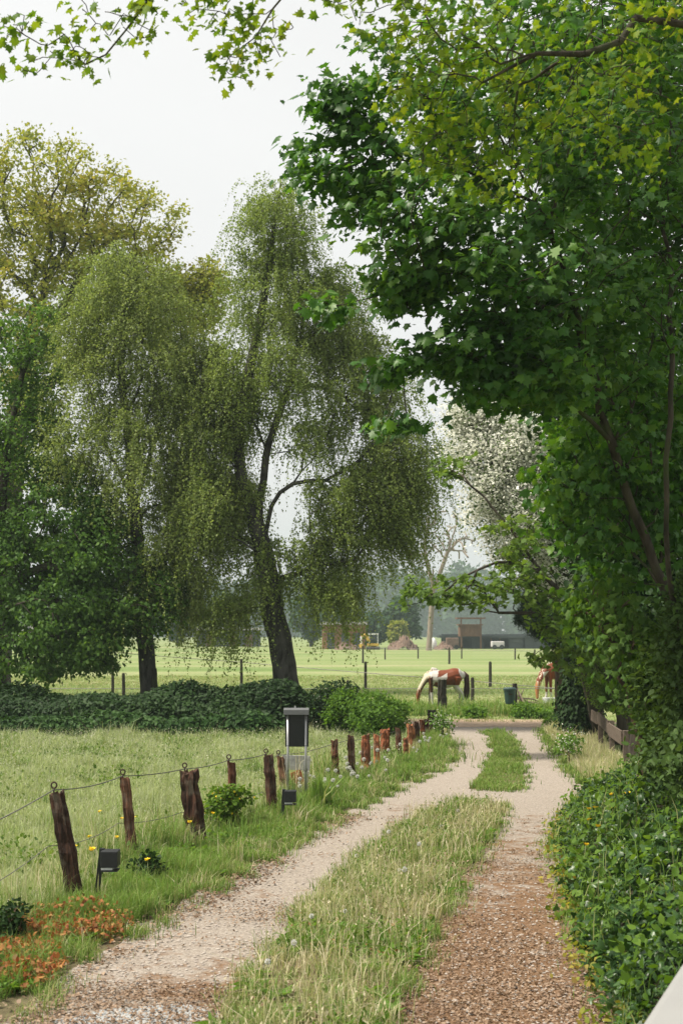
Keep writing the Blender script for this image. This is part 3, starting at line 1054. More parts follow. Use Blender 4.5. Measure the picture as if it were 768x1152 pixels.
def path_lamp(base, tilt, H, label):
    B = gp(*base)
    t = thing('path_lamp', label, 'lamp', B, 'small black path lamps by the fence')
    top = B + np.array([tilt * H, 0, H])
    MB().box((B + top) / 2, (.042, .05, H + .05), Matrix.Rotation(tilt, 3, 'Y')).build('stake', M['black'], t, bevel=.004)
    c = top + np.array([.085, -.05, -.075])
    hd = MB().box(c + np.array([0, 0, .02]), (.15, .17, .14)).build('lamp_head', M['black'], t, bevel=.008)
    MB().box(c + np.array([-.02, -.01, -.063]), (.10, .13, .022)).build('lens', M['lens'], hd, bevel=.004)
    MB().box(c + np.array([0, 0, -.082]), (.145, .165, .012)).build('rim', M['black'], hd)
    return t


path_lamp((108, 1018), .10, .47, 'small black path lamp beside the leaning near post')
path_lamp((317, 926), .06, .40, 'small black path lamp at the foot of the sign frame')

# ------------------------------------------------------------------ box on post, stump and paddock fence
M['darkgreen'] = flat_mat('dark_green_plastic', (.018, .045, .04), .45, .45, var=.15)
M['darkwood'] = bark_mat('dark_wood', (.018, .016, .013), (.06, .052, .042), 14, .12, (.05, .06, .025))
B = gp(577, 806); k = m_px(B[1])
t = thing('litter_bin', 'dark green lidded bin fixed to a short black post at the lane', 'bin', B)
MB().tube([B + (0.05, .08, -.1), at(579, 769, B[1]) + np.array([0, .08, 0])], .07, 10).build('post', M['darkwood'], t)
c0, c1 = at(573.5, 792, B[1]), at(573, 776, B[1])
MB().tube([c0, c0 + (0, 0, .02), c1], [.12, .14, .175], 20).build('bin_body', M['darkgreen'], t, smooth=False)
MB().tube([c1 - (0, 0, .01), c1 + (0, 0, .035), c1 + (0, 0, .07)], [.195, .195, .15], 20).build('lid', M['darkgreen'], t)
MB().box(c1 + np.array([0, -.16, -.12]), (.12, .02, .03)).build('latch', M['rust'], t)

B = gp(496.5, 802); Y = B[1]
p = thing('gate_post', 'thick dark mossy post standing in front of the piebald horse', 'post', B)
post_mesh(B - (0, 0, .1), at(497, 764.5, Y), 10.5 * m_px(Y), 301, .5).build('post_body', M['darkwood'], p)
MB().tube([at(501, 783, Y), at(501, 779, Y)], .02, 6).build('insulator', M['black'], p)
B = gp(487, 812)
t = post_mesh(B, at(486, 799, B[1]), 9 * m_px(B[1]), 302, 1.2).build('tree_stump', M['darkwood'], origin=B)
tag(t, 'short dark stump beside the lane corner at the row end', 'stump')

thin = [
    (531, 789, 763, 4.2, 'short dark paddock post just right of the piebald horse'),
    (551, 773, 745, 3.6, 'thin dark paddock post midway between the two horses'),
    (505, 747, 729, 2.4, 'thin far paddock post above the back of the piebald horse'),
    (411, 776, 745, 3.4, 'dark paddock post right of the leaning birch above the hedge'),
    (408, 746, 727, 2.2, 'far thin paddock post below the yellow digger'),
    (271.5, 784, 742, 3.4, 'dark paddock post between the two birch trunks'),
    (391, 790, 766, 3.4, 'low paddock post top showing just above the hedge by the birch'),
    (127, 790, 752, 3.4, 'paddock post seen through the hanging leaves left of the left birch trunk'),
    (139, 792, 758, 4.0, 'stout paddock post next to the left birch trunk'),
    (12.5, 748, 722, 3.0, 'paddock post near the left edge of the picture'),
    (519, 741, 728, 1.6, 'tiny far post in front of the timber tower'),
    (470, 741, 728, 1.6, 'tiny far post left of the bare tree foot'),
    (579, 742, 729, 1.8, 'tiny far post in front of the long low barn'),
    (433, 742, 729, 1.6, 'tiny far post in front of the brown spoil heap'),
    (601, 748, 731, 2.0, 'far thin post beside the pine branches'),
]
tops = {}
for i, (x, yb, yt, wpx, lab) in enumerate(thin):
    B = gp(x, yb); Y = B[1]; T_ = at(x, yt, Y); wd = wpx * m_px(Y) / 2
    mb = MB().tube([B - (0, 0, .1), (B + T_) / 2 + np.array([rng.normal(0, .01), 0, 0]), T_, T_ + (0, 0, wd * .5)], [wd, wd * .95, wd * .9, wd * .5], 8)
    tag(mb.build('paddock_post', M['darkwood'], origin=B), lab, 'post', 'thin dark posts of the paddock fences')
    tops[x] = T_
wr = []
for a, b, lab in (((271.5), (531), 'long paddock wire running behind the birch trunks and the horse'), ((505), (601), 'fine far paddock wire between the distant posts')):
    A, Bp = tops[a], tops[b]
    d = Bp - A
    pts = sagging([A - d * 1.5 - (0, 0, .1), A - (0, 0, .1), Bp - (0, 0, .1), Bp + d * .8 - (0, 0, .1)], .004)
    tag(MB().tube(pts, .012, 4).build('paddock_wire', M['wire'], origin=A), lab, 'wire')
zz = at(520, 779, 50)
pts = [np.array([x, 50 + .05 * math.sin(x), .46]) for x in np.linspace(-14, 12, 30)]
tag(MB().tube(pts, .012, 4).build('paddock_wire', M['wire'], origin=pts[0]), 'dark low paddock wire at the knees of the grazing horses', 'wire')

# logs under the leaning birch
lg = [((292, 781), (319, 779), 3.6, 'dark fallen log lying on the hedge bank left of the leaning birch'),]
for a, b, rp, lab in lg:
    Yl = 37.0
    A, Bq = at(a[0], a[1] - 4, Yl), at(b[0], b[1] - 2, Yl)
    tag(MB().tube([A, A * .5 + Bq * .5 + np.array([0, 0, .03]), Bq], [rp * m_px(Yl) * .7, rp * m_px(Yl), rp * m_px(Yl) * .9], 10).build('fallen_log', M['darkwood'], origin=A), lab, 'log')
for x, yt, wpx, lab in ((307, 764, 8.5, 'square cut stump standing behind the hedge beside the leaning birch'), (277, 770, 8, 'low cut stump standing behind the hedge left of the log'), (174, 752, 6, 'dark broken stub leaning on the left birch trunk foot')):
    Yl = 37.3 if x != 174 else 36.6
    T_ = at(x, yt, Yl); B = np.array([T_[0], Yl, 0.0])
    tag(post_mesh(B, T_, wpx * m_px(Yl), 310 + int(x), .7).build('tree_stump', M['darkwood'], origin=B), lab, 'stump')

# ------------------------------------------------------------------ plank fence on the right
M['plank'] = bark_mat('grey_plank', (.065, .05, .038), (.16, .125, .10), 22, .5, None)
A, Bp = gp(655, 822), gp(710, 872)
A = A + np.array([-.05, 0, 0]); Bp = Bp + np.array([-.15, 0, 0])
B = (A + Bp) / 2
f = thing('plank_fence', 'low weathered plank rail running under the hedge on the right', 'fence', (A[0], A[1], 0))
d = Bp - A; d[2] = 0; ln = np.linalg.norm(d); u = d / ln
ang = math.atan2(u[1], u[0])
nrm = np.array([-u[1], u[0], 0])
for i in range(5):
    c = A + d * (i / 4) ; h = .80
    MB().box(c + np.array([0, 0, h / 2 - .05]) + nrm * .06 * (1 if nrm[0] > 0 else -1), (.12, .1, h), Matrix.Rotation(ang, 3, 'Z'), taper=.92).build('post', M['plank'], f, bevel=.008)
for j, z in enumerate((.62,)):
    for i in range(4):
        a = A + d * (i / 4 + .003); b = A + d * ((i + 1) / 4 - .003)
        c = (a + b) / 2 + np.array([0, 0, z + .015 * (-1) ** i])
        MB().box(c, (np.linalg.norm(b - a), .035, .24), Matrix.Rotation(ang, 3, 'Z') @ Matrix.Rotation(.01 * (-1) ** i, 3, 'Y')).build('plank', M['plank'], f, bevel=.006)

# ------------------------------------------------------------------ pale coping in the lower right corner
M['coping'] = flat_mat('pale_coping', (.25, .25, .245), .6, .3, var=.03, scale=3)
M['render_wall'] = flat_mat('pale_render', (.5, .49, .47), .85, .2, var=.06, scale=5, bump=.2)
P0 = at(768, 1080, 6.0); P1 = at(718, 1152, 5.0)
zc = (P0[2] + P1[2]) / 2
P0[2] = P1[2] = zc
u = P0 - P1; u = u / np.linalg.norm(u); ri = np.array([u[1], -u[0], 0])
a = P1 - u * 1.5; b = P0 + u * 1.1
ww = .95
wl = thing('garden_wall', 'smooth pale grey wall top in the lower right corner', 'wall', (a[0], a[1], 0))
sec = [(0, -.09), (0, -.02), (.012, -.006), (.035, 0), (.2, .012), (ww - .1, .02), (ww, .0), (ww, -.09)]
vs = [p + ri * x + np.array([0, 0, z]) for p in (a, b) for x, z in sec]
m_ = len(sec)
MB().add(vs, [tuple(range(m_)), tuple(reversed(range(m_, 2 * m_)))] + [(i, (i + 1) % m_, (i + 1) % m_ + m_, i + m_) for i in range(m_)]).build('coping', M['coping'], wl)
cc = (a + b) / 2 + ri * ww / 2; cc[2] = (zc - .09) / 2
MB().box(cc, (np.linalg.norm(b - a) - .06, ww - .12, zc - .092), Matrix.Rotation(math.atan2(u[1], u[0]), 3, 'Z')).build('wall_body', M['render_wall'], wl)

# ------------------------------------------------------------------ horses
def horse_shape(chains, name, voxel=.018):
    mb = MB()
    for ch in chains:
        pts = [np.array(c[:3], float) for c in ch]; r1 = [c[3] for c in ch]; r2 = [c[4] if len(c) > 4 else c[3] for c in ch]
        # smooth the chain
        P_, A_, B_ = [], [], []
        rs = resample(pts, .05)
        tt = np.linspace(0, 1, len(pts))
        # parameter by nearest control segment
        seg = []
        cum = np.concatenate([[0], np.cumsum([np.linalg.norm(pts[i + 1] - pts[i]) for i in range(len(pts) - 1)])])
        cr = np.concatenate([[0], np.cumsum([np.linalg.norm(rs[i + 1] - rs[i]) for i in range(len(rs) - 1)])])
        cr = cr / cr[-1] * cum[-1]
        A_ = np.interp(cr, cum, r1); B_ = np.interp(cr, cum, r2)
        mb.tube(rs, list(A_), 14, True, list(B_))
        mb.ball(pts[0], (min(r1[0], r2[0]) * .95,) * 3); mb.ball(pts[-1], (min(r1[-1], r2[-1]) * .95,) * 3)
    me = bpy.data.meshes.new(name)
    me.from_pydata(mb.v, [], mb.f)
    bm = bmesh.new(); bm.from_mesh(me); bmesh.ops.recalc_face_normals(bm, faces=bm.faces); bm.to_mesh(me); bm.free()
    o = bpy.data.objects.new(name, me); COL.objects.link(o)
    md = o.modifiers.new('join', 'REMESH'); md.mode = 'VOXEL'; md.voxel_size = voxel; md.use_smooth_shade = True
    sm = o.modifiers.new('soft', 'SMOOTH'); sm.factor = .5; sm.iterations = 5
    dg = bpy.context.evaluated_depsgraph_get()
    me2 = bpy.data.meshes.new_from_object(o.evaluated_get(dg))
    bpy.data.objects.remove(o); bpy.data.meshes.remove(me)
    me2.name = name
    return me2


def mat_coat():
    m, nt, out = new_mat('horse_coat')
    a = N(nt, 'ShaderNodeAttribute', attribute_name='coat')
    tc = N(nt, 'ShaderNodeTexCoord')
    n1 = noise(nt, tc.outputs['Object'], 30, 4)
    c = mix_c(nt, math_n(nt, 'MULTIPLY', n1, .25), a.outputs['Color'], (.05, .03, .02))
    bsdf(nt, out, c, .55, .3)
    return m


M['coat'] = mat_coat()
M['eye'] = flat_mat('dark_eye', (.01, .008, .007), .15, .5)
WHITE, CHEST, DARK, CREAM, HOOF = (.52, .49, .45), (.15, .042, .014), (.06, .022, .014), (.55, .47, .36), (.09, .07, .055)


def make_horse(name, label, loc, rotz, scale, coat, legs, tail_col, mane_col, neck):
    """x towards the head, z up; neck: list of (x, y, z, lateral r, vertical r)"""
    t = thing(name, label, 'horse', loc, 'horses grazing in the paddock', rotz)
    t.scale = (scale * .97, scale, scale * 1.09)
    body = [[(-.70, 0, 1.06, .13, .16), (-.60, 0, 1.05, .235, .27), (-.42, 0, 1.02, .28, .315), (-.22, 0, .955, .30, .335), (.0, 0, .925, .31, .35), (.26, 0, .95, .275, .345), (.46, 0, .985, .225, .30), (.60, 0, 1.0, .15, .19)]]
    body.append([(.26, 0, 1.22, .07, .09), (.40, 0, 1.26, .06, .08)])
    body.append(neck)
    ear = neck[-4]
    chains = list(body) + legs
    hx, hy, hz_ = ear[:3]
    for sy in (-1, 1):
        chains.append([(hx + .0, hy + sy * .055, hz_ + .05, .032, .022), (hx + .03, hy + sy * .075, hz_ + .17, .012, .010)])
    me = horse_shape(chains, 'body')
    co = np.empty(len(me.vertices) * 3, np.float32); me.vertices.foreach_get('co', co); co = co.reshape(-1, 3)
    col = np.ones((len(co), 4), np.float32)
    r = np.random.default_rng(5)
    nz = (np.sin(co[:, 0] * 9 + 1) + np.sin(co[:, 2] * 11 + co[:, 0] * 4) + np.sin(co[:, 1] * 13 + 2 + co[:, 0] * 3)) * .025
    for i, p in enumerate(co): col[i, :3] = coat(p[0] , p[1], p[2], nz[i])
    a = me.attributes.new('coat', 'FLOAT_COLOR', 'POINT'); a.data.foreach_set('color', col.ravel())
    me.materials.clear(); me.materials.append(M['coat'])
    b = bpy.data.objects.new('body', me); COL.objects.link(b); b.parent = t
    # tail
    tm = flat_mat('tail_hair', tail_col, .6, .3, var=.3, scale=25)
    mb = MB()
    rr = np.random.default_rng(3)
    for k in range(16):
        ox, oy = rr.normal(0, .022), rr.normal(0, .03)
        mb.tube([(-.76 + ox * .3, oy * .3, 1.17), (-.86 + ox, oy, 1.05), (-.875 + ox, oy * 1.5, .75), (-.86 + ox * 1.4, oy * 1.6, .42), (-.85 + ox * 1.4, oy * 1.2, .22 + rr.uniform(-.05, .08))], [.022, .03, .032, .026, .006], 6)
    mb.build('tail', tm, t, origin=None, smooth=True) if False else None
    o = local_build(mb, 'tail', tm, t)
    mm = flat_mat('mane_hair', mane_col, .6, .3, var=.2, scale=25)
    mb = MB()
    cn = [np.array(c[:3]) + np.array([0, 0, c[4] * .75]) for c in neck[:len(neck) - 3]]
    cr = resample(cn, .035)
    for p in cr:
        for k in range(2):
            s_ = 1 if rr.uniform() < .75 else -1
            ln = rr.uniform(.14, .24)
            q = p + rr.normal(0, .012, 3)
            mb.tube([q, q + np.array([.02, s_ * .07, .0]), q + np.array([.01 + rr.normal(0, .02), s_ * .11, -ln])], [.018, .02, .005], 5)
    local_build(mb, 'mane', mm, t)
    e = neck[-3]
    for sy in (-1, 1):
        local_build(MB().ball((e[0] + .02, e[1] + sy * (e[3] * .93), e[2] + .02), .02), 'eye', M['eye'], t)
    return t


def local_build(mb, name, mat, parent):
    me = bpy.data.meshes.new(name)
    me.from_pydata(mb.v, [], mb.f); me.materials.append(mat)
    bm = bmesh.new(); bm.from_mesh(me); bmesh.ops.recalc_face_normals(bm, faces=bm.faces); bm.to_mesh(me); bm.free()
    for p in me.polygons: p.use_smooth = True
    o = bpy.data.objects.new(name, me); COL.objects.link(o); o.parent = parent
    return o


def leg_front(y, sw=0.0):
    return [(.44, y, .95, .12, .15), (.45, y, .72, .075, .10), (.46 + sw * .4, y, .47, .052, .058), (.46 + sw * .45, y, .42, .054, .06), (.455 + sw * .7, y, .18, .036, .038), (.46 + sw * .8, y, .13, .044, .046), (.485 + sw, y, .065, .042, .046), (.50 + sw, y, .012, .056, .062)]


def leg_hind(y, sw=0.0):
    return [(-.52, y, 1.0, .15, .22), (-.49, y, .80, .12, .17), (-.46 + sw * .3, y, .68, .09, .12), (-.62 + sw * .5, y, .50, .058, .075), (-.665 + sw * .6, y, .44, .05, .062), (-.65 + sw * .8, y, .19, .038, .042), (-.645 + sw * .85, y, .13, .044, .048), (-.615 + sw, y, .065, .042, .046), (-.60 + sw, y, .012, .056, .062)]


def coat_pie(x, y, z, n):
    x2, z2 = x + n, z + n
    if z < .045: return HOOF
    if x > .76 and z < .60: return (.20, .055, .02) if z > .1 else (.15, .05, .03)      # head
    if x > .50 and z > .45:                                        # neck: pale crest, dark throat and chest
        return CREAM if z2 > 1.02 - (x - .5) * 1.25 + .03 else (.12, .036, .014)
    if z < .74:                                                    # legs
        if x > .2: return DARK if (.48 < z2 and y > -.02) else WHITE
        return WHITE
    if x > .40 and z2 < 1.0: return DARK
    if x2 > .25 - (z2 - 1.0) * .25: return WHITE                   # shoulder
    if x2 > -.16 and abs(z2 - 1.0 + (x2 + .1) * .25) < .085: return WHITE
    if x2 < -.615 + (z2 - 1.0) * .30 - (.08 if z2 < .95 else 0): return WHITE
    return (.165, .034, .007) if z2 > .9 else (.115, .026, .006)


neckA = [(.34, 0, 1.07, .14, .25), (.56, 0, 1.0, .12, .21), (.72, 0, .83, .10, .17), (.83, 0, .65, .085, .14), (.89, 0, .53, .085, .115), (.925, 0, .41, .082, .118), (.935, 0, .24, .06, .078), (.93, 0, .075, .054, .058)]
hp = gp(498.5, 796)
make_horse('horse', 'chestnut and white piebald horse grazing with its head down behind the dark post', (hp[0], hp[1], 0), math.pi, .90, coat_pie,
           [leg_front(-.13, .07), leg_front(.13, -.06), leg_hind(-.14, .06), leg_hind(.14, -.05)], (.045, .02, .014), CREAM, neckA)


def coat_chest(x, y, z, n):
    x2, z2 = x + n, z + n
    if z < .045: return HOOF
    if x > .76 and z < .60: return (.36, .15, .06)
    if x2 > .56 and x < .76 and z2 < .95: return WHITE
    if z < .34: return WHITE if z < .26 else CHEST
    return (.15, .032, .007)


hp = gp(629, 787)
make_horse('horse', 'mostly chestnut horse half hidden behind the pine trunk, head down', (hp[0] , hp[1], 0), math.pi + .35, 1.0, coat_chest,
           [leg_front(-.13, .03), leg_front(.13, -.05), leg_hind(-.14, .05), leg_hind(.14, -.04)], (.05, .022, .015), CREAM, neckA)

# bucket and branch pile by the second horse
M['white_plastic'] = flat_mat('white_plastic', (.55, .56, .55), .5, .3, var=.1)
B = gp(618, 798)
t = thing('bucket', 'pale bucket standing on the grass below the second horse', 'bucket', B)
mb = MB().tube([B + (0, 0, 0), B + (0, 0, .36)], [.17, .23], 18); mb.build('pail', M['white_plastic'], t, smooth=False)
mb = MB().tube([B + (-.23, -.03, .34), B + (-.2, -.15, .2), B + (0, -.22, .14), B + (.2, -.15, .2), B + (.23, -.03, .34)], .012, 5); mb.build('handle', M['wire'], t)
M['deadwood'] = bark_mat('dead_wood', (.10, .08, .06), (.24, .19, .15), 12, .3)
B = gp(590, 799)
mb = MB()
for i in range(15):
    a = at(rng.uniform(582, 592), rng.uniform(783, 797), B[1] + rng.normal(0, .3)); b = at(rng.uniform(598, 614), rng.uniform(789, 797), B[1] + rng.normal(0, .3))
    if i < 5: b = at(rng.uniform(576, 592), rng.uniform(772, 782), B[1])
    m_ = (a + b) / 2 + rng.normal(0, .06, 3)
    mb.tube([a, m_, b], [rng.uniform(.025, .05), .025, .01], 5)
tag(mb.build('brushwood', M['deadwood'], origin=B), 'tangle of dead branches lying between the bin and the second horse', 'branches')

# ------------------------------------------------------------------ far buildings, digger and heaps
M['brown_timber'] = bark_mat('brown_timber', (.10, .055, .035), (.19, .11, .07), 2.5, .2)
M['roof_pale'] = flat_mat('pale_roof', (.5, .48, .48), .8, .2, var=.1, scale=1)
M['dark_clad'] = flat_mat('dark_cladding', (.045, .055, .06), .7, .3, var=.25, scale=1)
M['white_paint'] = flat_mat('white_paint', (.7, .7, .68), .5, .4, var=.08)
M['yellow'] = flat_mat('yellow_paint', (.55, .36, .04), .5, .4, var=.15)
M['glass'] = flat_mat('dark_glass', (.03, .04, .045), .1, .6)
M['rust_clad'] = flat_mat('rusty_cladding', (.22, .115, .055), .8, .2, var=.35, scale=.8)
M['soil'] = flat_mat('heaped_soil', (.16, .11, .085), .95, .1, var=.35, scale=2.5, bump=.8)
YF = 212.0


def far_box(mb, x0, x1, y0, y1, Y, dep):
    a, b = at(x0, y0, Y), at(x1, y1, Y)
    return mb.box(((a[0] + b[0]) / 2, Y + dep / 2, (a[2] + b[2]) / 2), (b[0] - a[0], dep, a[2] - b[2]))


def ground_z(Y): return HOR + CAMH * F / Y


gy = ground_z(YF)
# brown shed with pale roof edge
B = at(390, gy, YF)
t = thing('shed', 'long rust brown shed with a pale roof edge left of the digger', 'shed', (B[0], YF, 0))
far_box(MB(), 362, 411, 702, gy, YF, 8).build('wall', M['rust_clad'], t)
far_box(MB(), 360, 413, 699.5, 702.5, YF - .4, 9).build('roof', M['roof_pale'], t)
for x in (372, 388, 401): far_box(MB(), x - 4, x + 4, 712, gy - .1, YF - .06, .1).build('door', M['dark_clad'], t)
# mini digger
B = at(413, gy, 205)
t = thing('digger', 'small yellow digger with a white cab beside the shed', 'digger', (B[0], 205, 0))
k = m_px(205)
gy2 = ground_z(205)
far_box(MB(), 413, 426, 724, 727, 205, 1.6).build('chassis', M['yellow'], t, bevel=.05)
for dy in (0.0, 1.35):
    a = at(412, gy2 - 1.6, 205 + dy); b = at(427, gy2 - 1.6, 205 + dy)
    MB().tube([a, b], [.22, .22], 10).build('crawler_track', M['black'], t)
for x in (415.2, 424.8):
    for dy in (.05, 1.35): far_box(MB(), x - .45, x + .45, 714, 724, 205 + dy, .12).build('cab_post', M['white_paint'], t)
far_box(MB(), 414.4, 425.6, 712.6, 714, 204.95, 1.7).build('cab_roof', M['white_paint'], t)
far_box(MB(), 416, 424, 714.2, 720, 205.3, .9).build('cab_glass', M['glass'], t)
ar = MB().tube([at(415, 722, 204.7), at(411, 713.5, 204.7), at(406.5, 716, 204.7)], [.25, .22, .18], 6)
ar.build('boom', M['yellow'], t)
MB().tube([at(406.5, 716, 204.7), at(405.8, 724.5, 204.7)], [.16, .14], 6).build('dipper_arm', M['white_paint'], t)
MB().tube([at(405.6, 724.5, 204.4), at(406.4, 727.6, 204.4), at(408.6, 727.8, 204.4)], [.3, .34, .16], 8).build('digger_bucket', M['yellow'], t)
# heaps
for (x0, x1, yt, seed, lab) in ((436, 472, 718.5, 1, 'brown heap of soil and rubble left of the bare tree'), (489, 512, 724.5, 2, 'low pale rubble heap in front of the timber tower'), (376, 404, 724.5, 3, 'low dark earth heap in front of the brown shed')):
    Yh = 203.0; A, Bq = gp(x0, ground_z(Yh)), gp(x1, ground_z(Yh))
    wdt = (x1 - x0) * m_px(Yh); hgt = (ground_z(Yh) - yt) * m_px(Yh)
    r = np.random.default_rng(seed)
    nx_, ny_ = 34, 14
    vs = []; cx = at((x0 + x1) / 2, 712, Yh)[0]
    for j in range(ny_):
        for i in range(nx_):
            u_, v_ = i / (nx_ - 1) * 2 - 1, j / (ny_ - 1) * 2 - 1
            e = max(0, 1 - u_ * u_ - v_ * v_ * .9) ** .6
            vs.append((cx + u_ * wdt / 2, Yh + 3 + v_ * 3, e * hgt * (1 + .25 * math.sin(u_ * 5 + seed) + .18 * r.normal())))
    fs = [(j * nx_ + i, j * nx_ + i + 1, (j + 1) * nx_ + i + 1, (j + 1) * nx_ + i) for j in range(ny_ - 1) for i in range(nx_ - 1)]
    o = MB().add(vs, fs).build('soil_heap', M['soil'], origin=(cx, Yh + 3, 0))
    tag(o, lab, 'heap', 'heaps of soil at the far side of the field')
# timber tower and long barn
Yt = 214.0; gt = ground_z(Yt)
B = at(529, gt, Yt)
t = thing('timber_tower', 'brown plank platform raised on posts above the far barn roof', 'tower', (B[0], Yt, 0))
far_box(MB(), 517, 541.5, 703, 716, Yt, 3.4).build('plank_wall', M['brown_timber'], t)
for x in (518.5, 540.5):
    for dy in (-.15, 3.5):
        far_box(MB(), x - .9, x + .9, 695.5, gt, Yt + dy, .24).build('post', M['brown_timber'], t)
far_box(MB(), 514, 545.5, 694.6, 696.2, Yt - .3, 4.2).build('top_rail', M['brown_timber'], t)
far_box(MB(), 515.5, 543, 702.2, 703.4, Yt - .35, 4.0).build('rail', M['brown_timber'], t)
Yb_ = 218.0; gb = ground_z(Yb_)
B = at(560, gb, Yb_)
t = thing('barn', 'long low dark barn with open bays beyond the paddock', 'barn', (B[0], Yb_, 0))
far_box(MB(), 496, 640, 713.5, gb, Yb_ + 5, .3).build('back_wall', M['dark_clad'], t)
for x0, x1 in ((496, 511), (531, 544), (572, 588), (590, 640)):
    far_box(MB(), x0, x1, 717.6, gb, Yb_, .25).build('front_wall', M['dark_clad'], t)
far_box(MB(), 494, 642, 714.8, 717.6, Yb_ - .5, 6.5).build('roof', M['dark_clad'], t)
for x in (520, 552, 562): far_box(MB(), x - .5, x + .5, 717.6, gb, Yb_ - .1, .2).build('post', M['brown_timber'], t)
far_box(MB(), 575, 585, 719, 723, Yb_ - .06, .06).build('window', M['glass'], t)
# pale tarpaulin bundle and parked trailer in the bays
Yv = 209.0; gv = ground_z(Yv)
mb = MB()
P_ = at(487, gv, Yv)
mb.ball((P_[0], Yv, .7), (.55, .6, 1.0), 14, 10)
tag(mb.build('covered_pile', M['white_paint'], origin=(P_[0], Yv, 0)), 'small white covered pile beside the foot of the bare tree', 'pile')
for x0, x1, yt, lab in ((553, 567, 721.5, 'pale low trailer parked in the open bay of the barn'), (502, 516, 717.5, 'grey sheeted machine parked below the timber tower')):
    t = thing('trailer', lab, 'trailer', (at((x0 + x1) / 2, gv, Yv)[0], Yv, 0), 'machinery parked by the barn')
    far_box(MB(), x0, x1, yt, gv - 2.4, Yv, 1.8).build('bed', M['roof_pale'] if x0 > 530 else M['soil'], t, bevel=.12)
    for x in (x0 + 3, x1 - 3):
        c = at(x, gv, Yv); MB().tube([(c[0], Yv - .1, .34), (c[0], Yv + .12, .34)], .34, 12).build('wheel', M['black'], t)
# pale farmhouse far left
Yh = 250.0; gh = ground_z(Yh)
t = thing('farmhouse', 'distant pale farmhouse with a dark roof behind the left tree', 'house', (at(30, gh, Yh)[0], Yh, 0))
far_box(MB(), 16, 52, 702, gh, Yh, 8).build('wall', M['roof_pale'], t)
a, b = at(14, 702, Yh), at(54, 702, Yh); zt = at(0, 688, Yh)[2]
MB().add([(a[0], Yh - .5, a[2]), (b[0], Yh - .5, a[2]), (b[0], Yh + 8.5, a[2]), (a[0], Yh + 8.5, a[2]), (a[0], Yh + 4, zt), (b[0], Yh + 4, zt)],
         [(0, 1, 5, 4), (2, 3, 4, 5), (0, 4, 3), (1, 2, 5), (3, 2, 1, 0)]).build('roof', M['dark_clad'], t)
for x in (22, 32, 44): far_box(MB(), x - 2, x + 2, 706, 711, Yh - .05, .08).build('window', M['glass'], t)
t = thing('farmhouse', 'distant grey barn with a low roof behind the two birches', 'house', (at(255, gh, Yh)[0], Yh, 0))
far_box(MB(), 222, 290, 709, gh, Yh, 9).build('wall', M['dark_clad'], t)
far_box(MB(), 219, 293, 706, 709, Yh - .5, 10).build('roof', M['roof_pale'], t)
for x in (236, 262, 280): far_box(MB(), x - 4, x + 4, 714, gh - .1, Yh - .06, .1).build('door', M['brown_timber'], t)
# ------------------------------------------------------------------ bark and leaves
M['bark_dark'] = bark_mat('dark_bark', (.018, .015, .012), (.075, .062, .048), 9, .2, (.04, .05, .02))
M['bark_brown'] = bark_mat('brown_bark', (.035, .025, .017), (.12, .085, .055), 12, .3)
M['bark_birch'] = bark_mat('birch_bark', (.012, .011, .010), (.10, .095, .085), 7, .35)
M['bark_pale'] = bark_mat('pale_bark', (.16, .13, .10), (.30, .25, .20), 3, .2)
M['lf_birch'] = leaf_mat('birch_leaf', [(.09, .14, .032), (.175, .235, .066), (.28, .345, .125)], .42, tcol=(1.4, 1.4, .7), scale=.35)
M['lf_birch2'] = leaf_mat('birch_leaf_pale', [(.10, .15, .038), (.20, .255, .08), (.31, .36, .145)], .42, tcol=(1.4, 1.4, .7), scale=.35)
M['lf_lime'] = leaf_mat('lime_leaf', [(.05, .11, .014), (.09, .18, .026), (.15, .26, .05)], .42, scale=.4)
M['lf_limetree'] = leaf_mat('lime_tree_leaf', [(.03, .075, .012), (.06, .13, .022), (.12, .21, .04)], .38, scale=.5)
M['lf_oak'] = leaf_mat('young_oak_leaf', [(.12, .165, .028), (.20, .24, .042), (.29, .30, .065), (.34, .27, .08)], .35, scale=.3)
M['lf_syc'] = leaf_mat('sycamore_leaf', [(.018, .06, .010), (.045, .125, .02), (.13, .23, .04)], .36, tcol=(1.8, 1.7, .5), rough=.45, spec=.28, scale=.5)
M['lf_young'] = leaf_mat('young_maple_leaf', [(.05, .12, .012), (.09, .17, .018), (.15, .22, .025), (.21, .20, .04)], .45, tcol=(1.7, 1.5, .4), scale=.9)
M['lf_back'] = leaf_mat('woodland_leaf', [(.010, .030, .007), (.018, .048, .010), (.035, .075, .016)], .2, scale=.4)  # darkened on purpose: shade deep behind the sycamore is put into the leaf colour
M['lf_haw'] = leaf_mat('hawthorn_leaf', [(.03, .06, .015), (.06, .11, .025), (.10, .15, .045)], .3, scale=.6)
M['lf_field'] = leaf_mat('field_maple_leaf', [(.05, .10, .014), (.09, .16, .024), (.15, .22, .04)], .42, scale=.6)
M['lf_sap'] = leaf_mat('sapling_leaf', [(.03, .075, .012), (.06, .125, .02), (.12, .19, .04)], .4, tcol=(1.7, 1.6, .6), scale=1.2)
M['lf_pine'] = leaf_mat('pine_needle', [(.012, .028, .016), (.022, .045, .024), (.04, .06, .03)], .05, scale=.6)
M['lf_ivy'] = leaf_mat('ivy_leaf', [(.009, .028, .007), (.019, .053, .010), (.04, .09, .017), (.09, .15, .03)], .15, rough=.38, spec=.32, scale=1.0)
M['lf_hedge'] = leaf_mat('hedge_leaf', [(.008, .022, .006), (.017, .043, .010), (.038, .078, .018)], .2, scale=.8)  # set low: the hedge's shade below the trees is put into this colour
M['lf_nettle'] = leaf_mat('nettle_leaf', [(.012, .035, .009), (.028, .07, .015), (.06, .125, .028)], .22, scale=1.2)
